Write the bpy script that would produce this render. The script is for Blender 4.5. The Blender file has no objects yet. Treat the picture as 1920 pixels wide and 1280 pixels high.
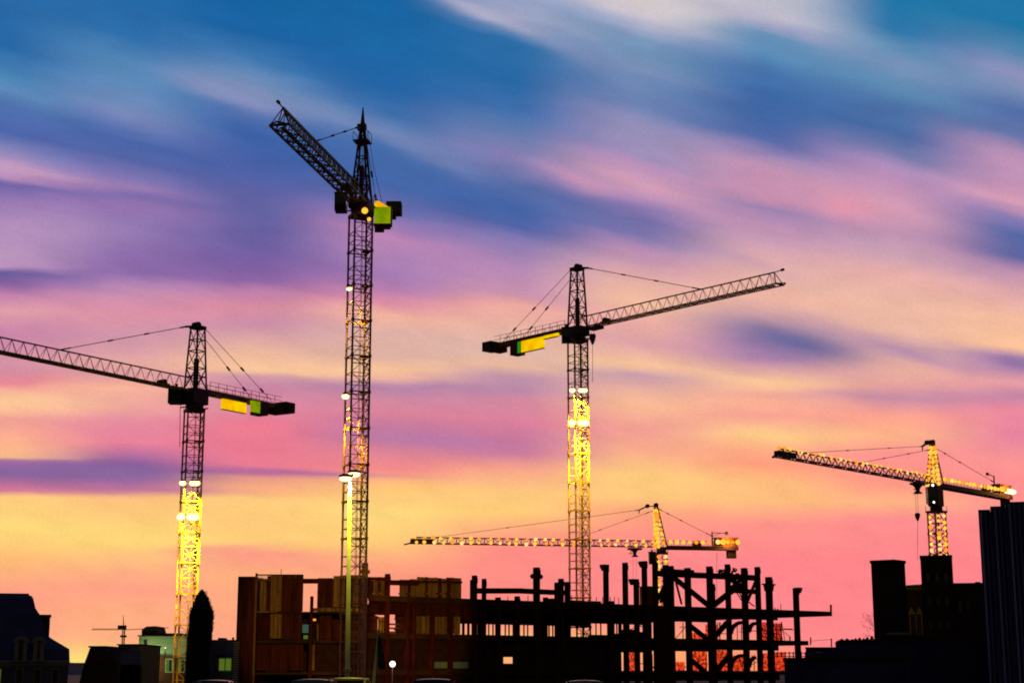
import bpy, math, random
from mathutils import Vector
R = math.radians
random.seed(7)
S = bpy.context.scene
COL = S.collection

# ------------------------------------------------------------------ view
F_PX, CX, CY = 3000.0, 960.0, 640.0
TH = math.atan(622.0/3000.0)
CT, ST = math.cos(TH), math.sin(TH)
EYE = Vector((0, 0, 1.7))

def ray(px, py):
    r = (px-CX)/F_PX; u = (CY-py)/F_PX
    return Vector((r, CT-u*ST, ST+u*CT))
def at(px, py, Y):
    d = ray(px, py)
    return EYE + d*(Y/d.y)
def at_z(px, py, z):
    d = ray(px, py)
    return EYE + d*((z-EYE.z)/d.z)
def proj(p):
    q = Vector(p)-EYE
    zc = q.y*CT+q.z*ST
    return (CX+F_PX*q.x/zc, CY-F_PX*(q.z*CT-q.y*ST)/zc)

cam_d = bpy.data.cameras.new('camera')
cam = bpy.data.objects.new('camera', cam_d); COL.objects.link(cam)
cam.location = EYE
cam.rotation_euler = (math.pi/2+TH, 0, 0)
cam_d.sensor_width = 36; cam_d.lens = F_PX/1920*36
cam_d.clip_start = 0.5; cam_d.clip_end = 20000
S.camera = cam
S.view_settings.view_transform = 'Standard'
S.view_settings.look = 'None'
S.view_settings.exposure = 0
S.view_settings.gamma = 1
S.cycles.use_denoising = True
S.cycles.filter_width = 1.9
S.cycles.max_bounces = 5

# ------------------------------------------------------------------ colour and materials
def lin(c):
    o = []
    for v in c[:3]:
        v = v/255.0
        o.append(v/12.92 if v <= 0.04045 else ((v+0.055)/1.055)**2.4)
    return (o[0], o[1], o[2], 1)

def mat(name, col, rough=0.6, metal=0.0, var=0.25, scale=0.6, bump=0.0, col2=None, stretch=(1, 1, 1)):
    m = bpy.data.materials.new(name); m.use_nodes = True
    nt = m.node_tree; b = nt.nodes['Principled BSDF']
    b.inputs['Roughness'].default_value = rough
    b.inputs['Metallic'].default_value = metal
    if rough >= 0.4: b.inputs['Specular IOR Level'].default_value = 0.12
    tc = nt.nodes.new('ShaderNodeTexCoord')
    mp = nt.nodes.new('ShaderNodeMapping'); mp.inputs['Scale'].default_value = stretch
    nz = nt.nodes.new('ShaderNodeTexNoise'); nz.inputs['Scale'].default_value = scale; nz.inputs['Detail'].default_value = 5
    cr = nt.nodes.new('ShaderNodeValToRGB')
    c2 = col2 or tuple(v*(1-var) for v in col)
    cr.color_ramp.elements[0].position = 0.32; cr.color_ramp.elements[0].color = (*c2, 1)
    cr.color_ramp.elements[1].position = 0.68; cr.color_ramp.elements[1].color = (*col, 1)
    nt.links.new(tc.outputs['Object'], mp.inputs['Vector'])
    nt.links.new(mp.outputs['Vector'], nz.inputs['Vector'])
    nt.links.new(nz.outputs['Fac'], cr.inputs['Fac'])
    nt.links.new(cr.outputs['Color'], b.inputs['Base Color'])
    if bump:
        bp = nt.nodes.new('ShaderNodeBump'); bp.inputs['Strength'].default_value = bump
        nt.links.new(nz.outputs['Fac'], bp.inputs['Height']); nt.links.new(bp.outputs['Normal'], b.inputs['Normal'])
    return m

def glow(name, col, strength):
    m = bpy.data.materials.new(name); m.use_nodes = True
    nt = m.node_tree; nt.nodes.clear()
    e = nt.nodes.new('ShaderNodeEmission'); e.inputs['Color'].default_value = (*col, 1); e.inputs['Strength'].default_value = strength
    o = nt.nodes.new('ShaderNodeOutputMaterial'); nt.links.new(e.outputs[0], o.inputs[0])
    return m

def boxglow_mat(name, c1, c2, strength):  # emission stands in for floodlight falling on painted boxes
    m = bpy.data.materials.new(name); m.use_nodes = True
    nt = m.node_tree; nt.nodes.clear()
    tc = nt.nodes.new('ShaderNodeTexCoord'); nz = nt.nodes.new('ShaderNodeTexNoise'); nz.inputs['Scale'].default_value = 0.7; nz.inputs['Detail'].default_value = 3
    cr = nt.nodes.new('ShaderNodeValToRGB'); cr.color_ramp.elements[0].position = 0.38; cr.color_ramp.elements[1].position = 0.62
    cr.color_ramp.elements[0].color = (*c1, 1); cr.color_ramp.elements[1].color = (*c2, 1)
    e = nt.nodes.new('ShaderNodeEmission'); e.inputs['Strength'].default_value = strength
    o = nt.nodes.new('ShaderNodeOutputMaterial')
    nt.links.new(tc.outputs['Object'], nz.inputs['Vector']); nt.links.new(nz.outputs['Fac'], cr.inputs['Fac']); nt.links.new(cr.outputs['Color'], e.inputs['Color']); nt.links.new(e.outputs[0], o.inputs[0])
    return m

def net_mat(name, col):
    m = bpy.data.materials.new(name); m.use_nodes = True
    nt = m.node_tree; nt.nodes.clear()
    t = nt.nodes.new('ShaderNodeBsdfTransparent')
    t.inputs['Color'].default_value = (*col, 1)
    d = nt.nodes.new('ShaderNodeBsdfDiffuse'); d.inputs['Color'].default_value = (0.25, 0.03, 0.02, 1)
    mx = nt.nodes.new('ShaderNodeMixShader')
    tc = nt.nodes.new('ShaderNodeTexCoord')
    nz = nt.nodes.new('ShaderNodeTexNoise'); nz.inputs['Scale'].default_value = 2.6; nz.inputs['Detail'].default_value = 4
    mr = nt.nodes.new('ShaderNodeMapRange'); mr.inputs[1].default_value = 0.45; mr.inputs[2].default_value = 0.6
    mr.inputs[3].default_value = 0.0; mr.inputs[4].default_value = 0.6
    nt.links.new(tc.outputs['Object'], nz.inputs['Vector']); nt.links.new(nz.outputs['Fac'], mr.inputs[0])
    nt.links.new(mr.outputs[0], mx.inputs[0]); nt.links.new(t.outputs[0], mx.inputs[1]); nt.links.new(d.outputs[0], mx.inputs[2])
    o = nt.nodes.new('ShaderNodeOutputMaterial'); nt.links.new(mx.outputs[0], o.inputs[0])
    return m

M = {
 'crane':   mat('crane_yellow_steel', (0.42, 0.25, 0.04), 0.5, 0.0, 0.35, 0.8),
 'crane_dk': mat('crane_dark_steel', (0.15, 0.07, 0.11), 0.6, 0.0, 0.3, 0.8),
 'crane_or': mat('crane_orange_steel', (0.30, 0.10, 0.03), 0.5, 0.0, 0.35, 0.8),
 'cable':   mat('steel_cable', (0.09, 0.05, 0.06), 0.5, 0.3, 0.2, 1.0),
 'cw':      mat('counterweight_concrete', (0.10, 0.06, 0.05), 0.8, 0, 0.4, 1.2),
 'cabm':    mat('cab_paint', (0.04, 0.035, 0.04), 0.4, 0, 0.2, 1.0),
 'glass':   mat('dark_glass', (0.02, 0.025, 0.03), 0.08, 0, 0.2, 1.0),
 'steel':   mat('red_oxide_steel', (0.10, 0.013, 0.008), 0.8, 0, 0.4, 0.7),
 'concrete': mat('raw_concrete', (0.08, 0.035, 0.022), 0.85, 0, 0.4, 0.5, 0.2),
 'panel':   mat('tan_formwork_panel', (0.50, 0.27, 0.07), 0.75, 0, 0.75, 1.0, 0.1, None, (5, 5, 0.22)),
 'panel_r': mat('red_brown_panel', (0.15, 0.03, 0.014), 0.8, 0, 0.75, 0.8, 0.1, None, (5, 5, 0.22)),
 'wood':    mat('timber', (0.30, 0.16, 0.06), 0.8, 0, 0.4, 1.5),
 'navy':    mat('slate_roof', (0.07, 0.07, 0.22), 0.7, 0, 0.4, 1.5, 0.2),
 'stone':   mat('stucco_wall', (0.11, 0.08, 0.14), 0.85, 0, 0.3, 0.6, 0.1),
 'trim':    mat('pale_trim', (0.30, 0.22, 0.25), 0.7, 0, 0.2, 1.0),
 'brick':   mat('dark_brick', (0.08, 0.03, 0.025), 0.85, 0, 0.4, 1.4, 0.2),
 'olive':   mat('ochre_render', (0.30, 0.22, 0.09), 0.85, 0, 0.3, 0.8, 0.1),
 'green':   mat('pale_green_siding', (0.32, 0.48, 0.36), 0.8, 0, 0.25, 0.8, 0.05, None, (0.3, 0.3, 3)),
 'roofdk':  mat('tar_roof', (0.05, 0.03, 0.03), 0.9, 0, 0.3, 1.0),
 'blk':     mat('black_stone', (0.06, 0.03, 0.022), 0.85, 0, 0.4, 0.4, 0.1),
 'rib':     mat('ribbed_metal_cladding', (0.40, 0.38, 0.85), 0.6, 0.0, 0.4, 0.4, 0.0, None, (1, 1, 0.15)),
 'shed':    mat('blue_black_cladding', (0.05, 0.045, 0.16), 0.7, 0, 0.4, 0.5),
 'asphalt': mat('asphalt', (0.045, 0.043, 0.045), 0.8, 0, 0.4, 0.8, 0.3),
 'hill':    mat('far_hill', (0.16, 0.13, 0.20), 1.0, 0, 0.3, 0.01),
 'leaf':    mat('dark_conifer', (0.012, 0.02, 0.012), 0.7, 0, 0.5, 2.0),
 'bush':    mat('bush_leaf', (0.03, 0.035, 0.02), 0.7, 0, 0.5, 2.0),
 'bark':    mat('bark', (0.06, 0.035, 0.03), 0.9, 0, 0.4, 3.0),
 'pole':    mat('galvanised_pole', (0.50, 0.48, 0.30), 0.45, 0.0, 0.2, 2.0),
 'paint_r': mat('maroon_car_paint', (0.12, 0.015, 0.02), 0.22, 0.0, 0.1, 1.0),
 'paint_b': mat('dark_blue_car_paint', (0.03, 0.04, 0.10), 0.2, 0.0, 0.1, 1.0),
 'paint_g': mat('grey_car_paint', (0.16, 0.16, 0.18), 0.22, 0.0, 0.1, 1.0),
 'paint_y': mat('yellow_car_paint', (0.65, 0.45, 0.06), 0.3, 0.0, 0.1, 1.0),
 'paint_k': mat('black_car_paint', (0.02, 0.02, 0.024), 0.2, 0.0, 0.1, 1.0),
 'rubber':  mat('rubber', (0.02, 0.02, 0.02), 0.9, 0, 0.2, 3.0),
 'chrome':  mat('chrome', (0.6, 0.6, 0.6), 0.2, 1.0, 0.1, 3.0),
 'lampred': mat('tail_lens', (0.3, 0.01, 0.01), 0.2, 0, 0.1, 3.0),
 'lampclr': mat('head_lens', (0.6, 0.6, 0.6), 0.1, 0, 0.1, 3.0),
 'cloth':   mat('dark_blue_cloth', (0.03, 0.03, 0.09), 0.9, 0, 0.4, 2.0),
 'netting': net_mat('red_safety_netting', (1.0, 0.48, 0.36)),
 'bulb_y':  glow('yellow_bulb', (1.0, 0.50, 0.04), 1.35),
 'bulb_p':  glow('pale_bulb', (1.0, 0.62, 0.16), 1.4),
 'bulb_o':  glow('orange_bulb', (1.0, 0.30, 0.02), 1.3),
 'bulb_w':  glow('white_bulb', (1.0, 0.85, 0.75), 3.0),
 'flood':   glow('floodlight_lens', (1.0, 0.80, 0.36), 2.4),
 'boxglow_y':  boxglow_mat('yellow_box_floodlight_glow', (1.0, 0.45, 0.0), (1.0, 0.72, 0.0), 0.95),  # yellow box paint with its floodlight put in as glow
 'boxglow_l':  boxglow_mat('lime_box_floodlight_glow', (0.18, 0.28, 0.0), (0.36, 0.45, 0.0), 0.9),
 'boxglow_g':  glow('green_box_floodlight_glow', (0.03, 0.22, 0.01), 1.0),
 'house_o': glow('lit_orange_house', (0.9, 0.10, 0.01), 0.9),
 'win_g':   glow('lit_green_window', (0.14, 0.24, 0.02), 0.55),
 'win_y':   glow('lit_yellow_window', (0.75, 0.6, 0.06), 0.8),
 'teal':    glow('lit_teal_window', (0.06, 0.14, 0.09), 0.6),
}

# ------------------------------------------------------------------ mesh helpers
ORG = {}
def tag(o, label=None, cat=None, group=None, kind=None):
    if label: o['label'] = label
    if cat: o['category'] = cat
    if group: o['group'] = group
    if kind: o['kind'] = kind
    return o
def thing(name, loc, label, cat, group=None):
    o = bpy.data.objects.new(name, None); COL.objects.link(o)
    o.location = loc; ORG[o.name] = Vector(loc); o.empty_display_size = 0.5
    return tag(o, label, cat, group)

XF = [None]
def xf(v):
    if XF[0] is None: return v
    (px_, py_), a = XF[0]; c, s_ = math.cos(a), math.sin(a)
    dx, dy = v[0]-px_, v[1]-py_
    return (px_+dx*c-dy*s_, py_+dx*s_+dy*c, v[2])
def turn(px, Y):
    '''stand a building so that its side wall runs away from the viewer along the street line at px'''
    d = ray(px, 1200); p = at(px, 1200, Y); XF[0] = ((p.x, Y), math.atan2(-d.x, d.y)*1.04)
class MB:
    def __init__(s): s.v = []; s.f = []
    def add(s, vs, fs):
        n = len(s.v); s.v += [tuple(v) for v in vs]
        s.f += [tuple(i+n for i in f) for f in fs]
        return s
    def hexa(s, c):   # 8 corners: bottom 4 ccw, top 4 ccw
        return s.add(c, [(3, 2, 1, 0), (4, 5, 6, 7), (0, 1, 5, 4), (1, 2, 6, 5), (2, 3, 7, 6), (3, 0, 4, 7)])
    def obox(s, o, e1, e2, a0, a1, b0, b1, z0, z1):
        o = Vector(o); c = []
        for z in (z0, z1):
            for a, b in ((a0, b0), (a1, b0), (a1, b1), (a0, b1)):
                p = o + e1*a + e2*b; c.append((p.x, p.y, z))
        return s.hexa(c)
    def box(s, x0, x1, y0, y1, z0, z1):
        return s.obox((0, 0, 0), Vector((1, 0, 0)), Vector((0, 1, 0)), x0, x1, y0, y1, z0, z1)
    def bar(s, p, q, w=0.1, h=None):
        p = Vector(p); q = Vector(q); h = h or w
        d = (q-p)
        if d.length < 1e-6: return s
        d.normalize()
        ref = Vector((0, 0, 1)) if abs(d.z) < 0.95 else Vector((0.94, 0.34, 0))
        a = d.cross(ref).normalized(); b = a.cross(d).normalized()
        c = []
        for e in (p, q):
            for i, j in ((-1, -1), (1, -1), (1, 1), (-1, 1)):
                c.append(e + a*(i*w/2) + b*(j*h/2))
        return s.hexa(c)
    def tube(s, pts, rad, n=8, cap=True):
        pts = [Vector(p) for p in pts]
        if not hasattr(rad, '__len__'): rad = [rad]*len(pts)
        vs = []; fs = []; a = None
        for k, p in enumerate(pts):
            d = (pts[min(k+1, len(pts)-1)]-pts[max(k-1, 0)]).normalized()
            if a is None:
                ref = Vector((0, 0, 1)) if abs(d.z) < 0.95 else Vector((1, 0, 0))
                a = d.cross(ref).normalized()
            a = (a - d*a.dot(d)).normalized(); b = d.cross(a)
            for i in range(n):
                t = 2*math.pi*i/n
                vs.append(p + (a*math.cos(t)+b*math.sin(t))*rad[k])
        for k in range(len(pts)-1):
            for i in range(n):
                j = (i+1) % n
                fs.append((k*n+i, k*n+j, (k+1)*n+j, (k+1)*n+i))
        if cap:
            fs.append(tuple(range(n-1, -1, -1))); m = (len(pts)-1)*n
            fs.append(tuple(m+i for i in range(n)))
        return s.add(vs, fs)
    def sphere(s, c, rx, ry=None, rz=None, nu=12, nv=8):
        ry = ry or rx; rz = rz or rx; c = Vector(c); vs = [c+Vector((0, 0, -rz))]; fs = []
        for k in range(1, nv):
            t = -math.pi/2+math.pi*k/nv
            for i in range(nu):
                a = 2*math.pi*i/nu
                vs.append(c+Vector((rx*math.cos(t)*math.cos(a), ry*math.cos(t)*math.sin(a), rz*math.sin(t))))
        vs.append(c+Vector((0, 0, rz)))
        for i in range(nu):
            j = (i+1) % nu
            fs.append((0, 1+j, 1+i))
            for k in range(nv-2):
                a = 1+k*nu
                fs.append((a+i, a+j, a+nu+j, a+nu+i))
            fs.append((1+(nv-2)*nu+i, 1+(nv-2)*nu+j, len(vs)-1))
        return s.add(vs, fs)
    def loft(s, rings):   # list of equal-length vertex rings
        n = len(rings[0]); vs = [p for r in rings for p in r]; fs = []
        for k in range(len(rings)-1):
            for i in range(n):
                j = (i+1) % n
                fs.append((k*n+i, k*n+j, (k+1)*n+j, (k+1)*n+i))
        fs.append(tuple(range(n-1, -1, -1))); m = (len(rings)-1)*n
        fs.append(tuple(m+i for i in range(n)))
        return s.add(vs, fs)
    def build(s, name, m, parent=None, smooth=False):
        if XF[0] is not None: s.v = [xf(v) for v in s.v]
        me = bpy.data.meshes.new(name)
        og = ORG.get(parent.name, Vector((0, 0, 0))) if parent else Vector((0, 0, 0))
        me.from_pydata([(v[0]-og.x, v[1]-og.y, v[2]-og.z) for v in s.v], [], s.f)
        me.materials.append(m); me.update()
        if smooth:
            for p in me.polygons: p.use_smooth = True
        o = bpy.data.objects.new(name, me); COL.objects.link(o)
        if parent: o.parent = parent; ORG[o.name] = og
        return o

def spot(name, loc, target, power, col, angle=60, blend=0.6, size=0.3, parent=None):
    l = bpy.data.lights.new(name, 'SPOT'); l.energy = power; l.color = col
    l.spot_size = R(angle); l.spot_blend = blend; l.shadow_soft_size = size
    o = bpy.data.objects.new(name, l); COL.objects.link(o)
    og = ORG.get(parent.name, Vector((0, 0, 0))) if parent else Vector((0, 0, 0))
    o.location = Vector(loc)-og
    d = Vector(target)-Vector(loc)
    o.rotation_euler = d.to_track_quat('-Z', 'Y').to_euler()
    if parent: o.parent = parent
    return o
def point(name, loc, power, col, size=0.2, parent=None):
    l = bpy.data.lights.new(name, 'POINT'); l.energy = power; l.color = col; l.shadow_soft_size = size
    o = bpy.data.objects.new(name, l); COL.objects.link(o)
    og = ORG.get(parent.name, Vector((0, 0, 0))) if parent else Vector((0, 0, 0))
    o.location = Vector(loc)-og
    if parent: o.parent = parent
    return o

# ------------------------------------------------------------------ sky
COLS = {
0: [(0,35,110,190),(80,35,110,192),(140,75,140,205),(165,95,145,210),(195,82,118,200),(240,80,105,195),(270,130,130,205),(310,190,150,195),(332,190,140,188),(348,112,100,185),(375,150,115,190),(410,165,125,185),(470,188,148,190),(500,190,145,190),(514,112,95,175),(535,150,100,175),(560,200,130,175),(585,225,160,170),(612,205,130,170),(690,215,140,165),(715,228,135,150),(748,255,203,155),(785,240,160,152),(835,250,180,142),(855,250,190,140),(861,168,105,165),(885,142,100,165),(920,215,115,150),(930,255,205,130),(990,255,217,128),(1045,255,190,122),(1120,255,150,140)],
240: [(0,30,110,190),(60,40,115,195),(115,80,140,205),(165,98,145,208),(205,120,142,206),(225,112,128,205),(260,75,105,190),(300,90,105,190),(335,132,118,190),(352,160,125,190),(366,128,108,185),(390,150,110,185),(425,130,105,185),(470,135,100,180),(510,148,106,180),(535,185,132,180),(555,205,140,175),(580,215,140,170),(612,208,145,170),(645,214,150,166),(700,225,150,160),(730,245,180,155),(757,230,152,160),(785,226,140,160),(830,228,132,155),(857,180,105,160),(872,140,95,165),(892,150,100,165),(918,200,115,150),(932,255,195,130),(1010,255,215,125),(1100,252,152,140)],
480: [(0,15,105,185),(60,20,105,190),(110,60,125,200),(150,110,145,205),(175,130,148,205),(200,122,138,202),(222,70,110,195),(260,60,100,190),(320,80,100,190),(370,100,100,185),(400,88,95,180),(440,105,95,180),(490,125,95,175),(525,148,100,175),(550,195,125,170),(580,215,135,160),(605,200,140,170),(640,225,165,160),(698,252,205,155),(706,212,150,166),(725,205,132,163),(760,222,132,158),(800,232,125,145),(876,230,125,145),(886,190,105,155),(895,240,160,133),(922,250,180,130),(938,255,205,130),(1020,255,200,125),(1037,246,152,135),(1080,255,175,130),(1180,255,160,135)],
720: [(0,15,105,185),(80,20,110,190),(160,30,105,190),(210,60,115,195),(235,100,133,200),(255,112,138,205),(277,70,115,195),(340,70,105,190),(385,110,110,190),(412,150,120,190),(440,190,130,180),(475,180,130,185),(512,165,120,180),(540,190,125,175),(562,225,140,165),(587,240,180,160),(625,225,175,165),(668,225,175,160),(690,245,195,155),(709,235,180,160),(722,182,130,170),(745,212,135,162),(772,225,130,155),(800,200,120,160),(817,192,120,165),(842,225,130,150),(880,240,140,140),(910,255,195,125),(960,255,215,130),(1010,255,206,125),(1060,255,165,130),(1100,255,150,130),(1180,255,190,112)],
960: [(0,150,165,205),(30,165,170,205),(55,110,145,205),(85,40,115,190),(150,35,110,190),(210,60,115,195),(245,95,125,195),(275,125,130,195),(302,135,130,195),(325,120,120,190),(350,85,110,190),(390,70,105,190),(420,85,100,185),(445,130,120,190),(480,165,130,190),(512,187,135,185),(550,205,145,175),(580,235,170,160),(620,230,180,165),(660,225,180,165),(690,230,185,160),(711,195,145,170),(735,190,135,170),(752,215,135,160),(790,225,125,155),(822,205,120,160),(850,212,122,155),(880,245,165,140),(920,255,200,130),(958,255,205,125),(985,255,180,130),(1025,255,143,135),(1120,255,143,132),(1178,255,192,112)],
1200: [(0,215,205,205),(25,205,195,205),(50,165,175,210),(75,125,155,205),(100,115,150,200),(130,130,150,205),(150,110,140,200),(190,115,135,200),(230,150,145,195),(290,165,145,195),(310,190,145,190),(340,215,155,180),(362,195,145,185),(385,150,125,190),(412,115,110,185),(440,130,120,185),(470,190,140,180),(510,225,165,170),(560,240,190,160),(600,235,175,165),(642,225,160,165),(682,245,195,155),(705,205,155,170),(732,235,180,160),(762,245,185,150),(802,240,160,150),(850,245,175,140),(890,255,205,130),(932,255,200,130),(962,255,165,130),(1000,255,150,135),(1050,255,140,140),(1130,255,140,138),(1180,255,178,112),(1240,255,150,80)],
1440: [(0,190,190,205),(20,190,185,205),(45,160,165,205),(66,105,150,205),(100,90,145,205),(140,70,120,195),(180,60,110,190),(230,65,105,185),(265,90,110,190),(292,160,135,190),(322,200,145,180),(370,202,142,175),(396,160,130,185),(420,190,140,180),(450,205,155,180),(500,225,170,170),(560,232,178,165),(596,200,150,172),(640,168,125,174),(668,178,130,172),(692,220,160,163),(712,250,200,155),(742,250,180,150),(782,245,165,150),(816,255,205,140),(846,255,170,135),(870,255,160,130),(905,255,190,130),(940,255,190,130),(980,252,150,140),(1050,255,136,140),(1170,255,136,140),(1240,255,135,80)],
1680: [(0,25,125,190),(60,38,125,194),(100,105,153,205),(130,118,150,205),(162,95,145,200),(200,78,120,190),(250,75,110,185),(280,120,125,190),(312,175,140,190),(350,200,145,185),(402,215,155,180),(440,195,145,180),(476,205,160,180),(512,230,175,170),(562,226,176,165),(622,232,182,165),(650,215,165,168),(692,240,180,160),(722,230,165,160),(745,205,140,165),(782,250,165,145),(816,250,180,140),(850,250,150,145),(902,255,152,140),(940,255,180,135),(972,252,145,145),(1050,255,136,140),(1240,255,136,140)],
1920: [(0,25,125,190),(60,25,125,190),(110,90,140,195),(145,145,150,200),(180,125,145,200),(220,85,115,190),(260,105,120,190),(300,195,145,185),(350,200,145,185),(382,220,155,180),(410,140,125,190),(440,85,107,190),(480,98,102,180),(512,190,140,175),(552,225,165,170),(602,245,190,160),(650,250,195,155),(672,165,120,175),(692,180,130,175),(722,230,160,165),(746,202,132,165),(772,235,140,160),(822,230,135,160),(862,245,150,150),(902,255,146,145),(962,255,148,145),(1060,255,136,142)],
}
STREAKS = [ # cx, cy, length, width, angle deg, colour, strength
 (1490,637,140,31,15,(98,102,172),0.9), (1690,655,110,14,17,(172,128,175),0.7),
 (1890,450,100,28,14,(120,116,185),0.2), (420,180,110,20,20,(152,156,205),0.55),
 (225,214,70,13,17,(138,146,206),0.5), (925,32,130,13,23,(188,182,206),0.7),
 (1090,105,120,20,27,(130,146,202),0.5), (800,287,150,15,22,(126,136,200),0.6),
 (1085,338,80,15,17,(218,152,180),0.6), (60,326,110,11,8,(206,156,190),0.5),
 (150,884,270,17,2,(142,102,165),0.7), (560,884,170,4.5,2.5,(172,102,158),0.7),
 (330,918,120,7,3,(192,110,155),0.5), (840,827,110,16,5,(178,116,168),0.55),
 (600,714,190,8,3,(190,130,168),0.35), (1590,395,60,24,6,(232,152,170),0.6),
 (1905,678,60,14,10,(140,110,175),0.75), (900,375,220,26,22,(68,104,190),0.5),
 (1280,20,190,16,6,(212,200,204),0.5), (1470,215,230,30,4,(68,110,186),0.3),
 (1600,740,240,9,1,(200,135,165),0.4), (300,1010,300,16,0,(255,217,128),0.4),
 (420,1028,110,8,-3,(240,145,138),0.5), (1700,120,90,14,14,(135,150,204),0.4),
 (1370,480,140,10,20,(172,134,186),0.35), (60,515,90,7,4,(118,96,176),0.4),
 (1000,1212,260,36,0,(255,200,112),0.95), (1300,1225,150,40,0,(255,168,105),0.75), (1430,1262,120,28,0,(255,150,80),0.8),
 (330,400,200,34,3,(150,118,186),0.35), (100,432,190,42,4,(186,148,192),0.6), (250,590,270,26,0,(228,152,165),0.5), (330,682,250,22,2,(240,186,160),0.5), (110,760,210,20,0,(255,202,155),0.5),
 (1650,575,260,48,10,(242,192,165),0.45), (1300,560,190,30,8,(240,186,162),0.4),
 (200,1165,260,75,0,(255,186,126),0.6), (150,1235,120,30,0,(255,226,125),0.9),
]
def skycol(c):
    r, g, b = c; l = 0.3*r+0.59*g+0.11*b
    k = 0.86 if b > r+20 else (1.06 if r > 225 else 0.92)
    f = 0.975 if b > r+20 else 1.0
    q = [(l+(v-l)*k)*f for v in (r, g, b)]
    if b > r+60: q = [q[0]*0.95, q[1]*0.99, q[2]*0.96]
    return lin(tuple(max(0, min(255, v)) for v in q))
def sky():
    w = bpy.data.worlds.new('World'); S.world = w; w.use_nodes = True
    nt = w.node_tree; nt.nodes.clear(); L = nt.links
    def val(x):
        return x
    def math_(op, a, b=None, c=None, clamp=False):
        n = nt.nodes.new('ShaderNodeMath'); n.operation = op; n.use_clamp = clamp
        for i, x in enumerate((a, b, c)):
            if x is None: continue
            if isinstance(x, (int, float)): n.inputs[i].default_value = x
            else: L.new(x, n.inputs[i])
        return n.outputs[0]
    def maprange(x, a, b, c, d, smooth=True):
        n = nt.nodes.new('ShaderNodeMapRange')
        n.interpolation_type = 'SMOOTHSTEP' if smooth else 'LINEAR'
        L.new(x, n.inputs[0])
        for i, v in enumerate((a, b, c, d)): n.inputs[i+1].default_value = v
        return n.outputs[0]
    def mix(f, a, b):
        n = nt.nodes.new('ShaderNodeMix'); n.data_type = 'RGBA'; n.clamp_factor = True
        if isinstance(f, (int, float)): n.inputs[0].default_value = f
        else: L.new(f, n.inputs[0])
        for i, x in ((6, a), (7, b)):
            if isinstance(x, tuple): n.inputs[i].default_value = x
            else: L.new(x, n.inputs[i])
        return n.outputs[2]
    tc = nt.nodes.new('ShaderNodeTexCoord'); sp = nt.nodes.new('ShaderNodeSeparateXYZ')
    L.new(tc.outputs['Generated'], sp.inputs[0])
    x, y, z = sp.outputs
    ym = math_('MAXIMUM', y, 0.15)
    V = math_('DIVIDE', z, ym); U = math_('DIVIDE', x, ym)      # chart of the western sky
    den = math_('MULTIPLY_ADD', V, ST, CT)
    r = math_('DIVIDE', U, den)
    u = math_('DIVIDE', math_('MULTIPLY_ADD', V, CT, -ST), den)
    X = math_('MULTIPLY_ADD', r, F_PX, CX)
    Y = math_('MULTIPLY_ADD', u, -F_PX, CY)
    # wind-drawn wisps: noise stretched along the streaks bends the cloud bands
    reach = maprange(X, 0, 1100, 250, 680)
    tt = math_('DIVIDE', math_('SUBTRACT', Y, 200), reach, None, True)
    slope = maprange(tt, 0, 1, 0.30, 0.02)
    across = math_('SUBTRACT', Y, math_('MULTIPLY', math_('SUBTRACT', X, 960), 0.17))
    def noise(sx, sy, det, seed):
        cb = nt.nodes.new('ShaderNodeCombineXYZ')
        L.new(math_('MULTIPLY', X, sx), cb.inputs[0]); L.new(math_('MULTIPLY', across, sy), cb.inputs[1]); cb.inputs[2].default_value = seed
        n = nt.nodes.new('ShaderNodeTexNoise'); n.inputs['Scale'].default_value = 1; n.inputs['Detail'].default_value = det
        L.new(cb.outputs[0], n.inputs['Vector'])
        return math_('SUBTRACT', n.outputs['Fac'], 0.5)
    n1 = noise(0.0035, 0.009, 3, 3.1)
    n2 = noise(0.006, 0.05, 4, 8.7)
    amp = maprange(Y, 500, 950, 1.0, 0.35)
    Yw = math_('ADD', Y, math_('MULTIPLY', amp, math_('ADD', math_('MULTIPLY', n1, 36), math_('MULTIPLY', n2, 20))))
    keys = sorted(COLS)
    col = None
    for i, k in enumerate(keys):
        cr = nt.nodes.new('ShaderNodeValToRGB'); el = cr.color_ramp.elements
        cr.color_ramp.interpolation = 'LINEAR'
        st = COLS[k][:32]
        while len(el) < len(st): el.new(0.5)
        for e, q in zip(el, st):
            e.position = q[0]/1280.0
        for e, q in zip(el, st):
            e.position = q[0]/1280.0; e.color = skycol(q[1:])
        Yi = math_('SUBTRACT', Yw, math_('MULTIPLY', slope, math_('SUBTRACT', X, k)))
        L.new(math_('DIVIDE', Yi, 1280.0, clamp=True), cr.inputs['Fac'])
        col = cr.outputs['Color'] if col is None else mix(maprange(X, keys[i-1], k, 0, 1), col, cr.outputs['Color'])
    for cx, cy, ln, wd, an, c, s in STREAKS:
        ca, sa = math.cos(R(an)), math.sin(R(an))
        dx = math_('SUBTRACT', X, cx); dy = math_('SUBTRACT', Yw, cy)
        al = math_('MULTIPLY_ADD', dx, ca/ln, math_('MULTIPLY', dy, sa/ln))
        ac = math_('MULTIPLY_ADD', dx, -sa/wd, math_('MULTIPLY', dy, ca/wd))
        d2 = math_('MULTIPLY_ADD', al, al, math_('MULTIPLY', ac, ac))
        wgt = math_('MULTIPLY', math_('POWER', 2.71828, math_('MULTIPLY', d2, -1.0)), s)
        col = mix(wgt, col, skycol(c))
    # faint brightness mottling of thin cloud
    br = math_('ADD', math_('MULTIPLY_ADD', noise(0.012, 0.03, 5, 21.0), 0.24, 1.0), math_('MULTIPLY', noise(0.17, 0.2, 3, 33.0), 0.20))
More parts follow.
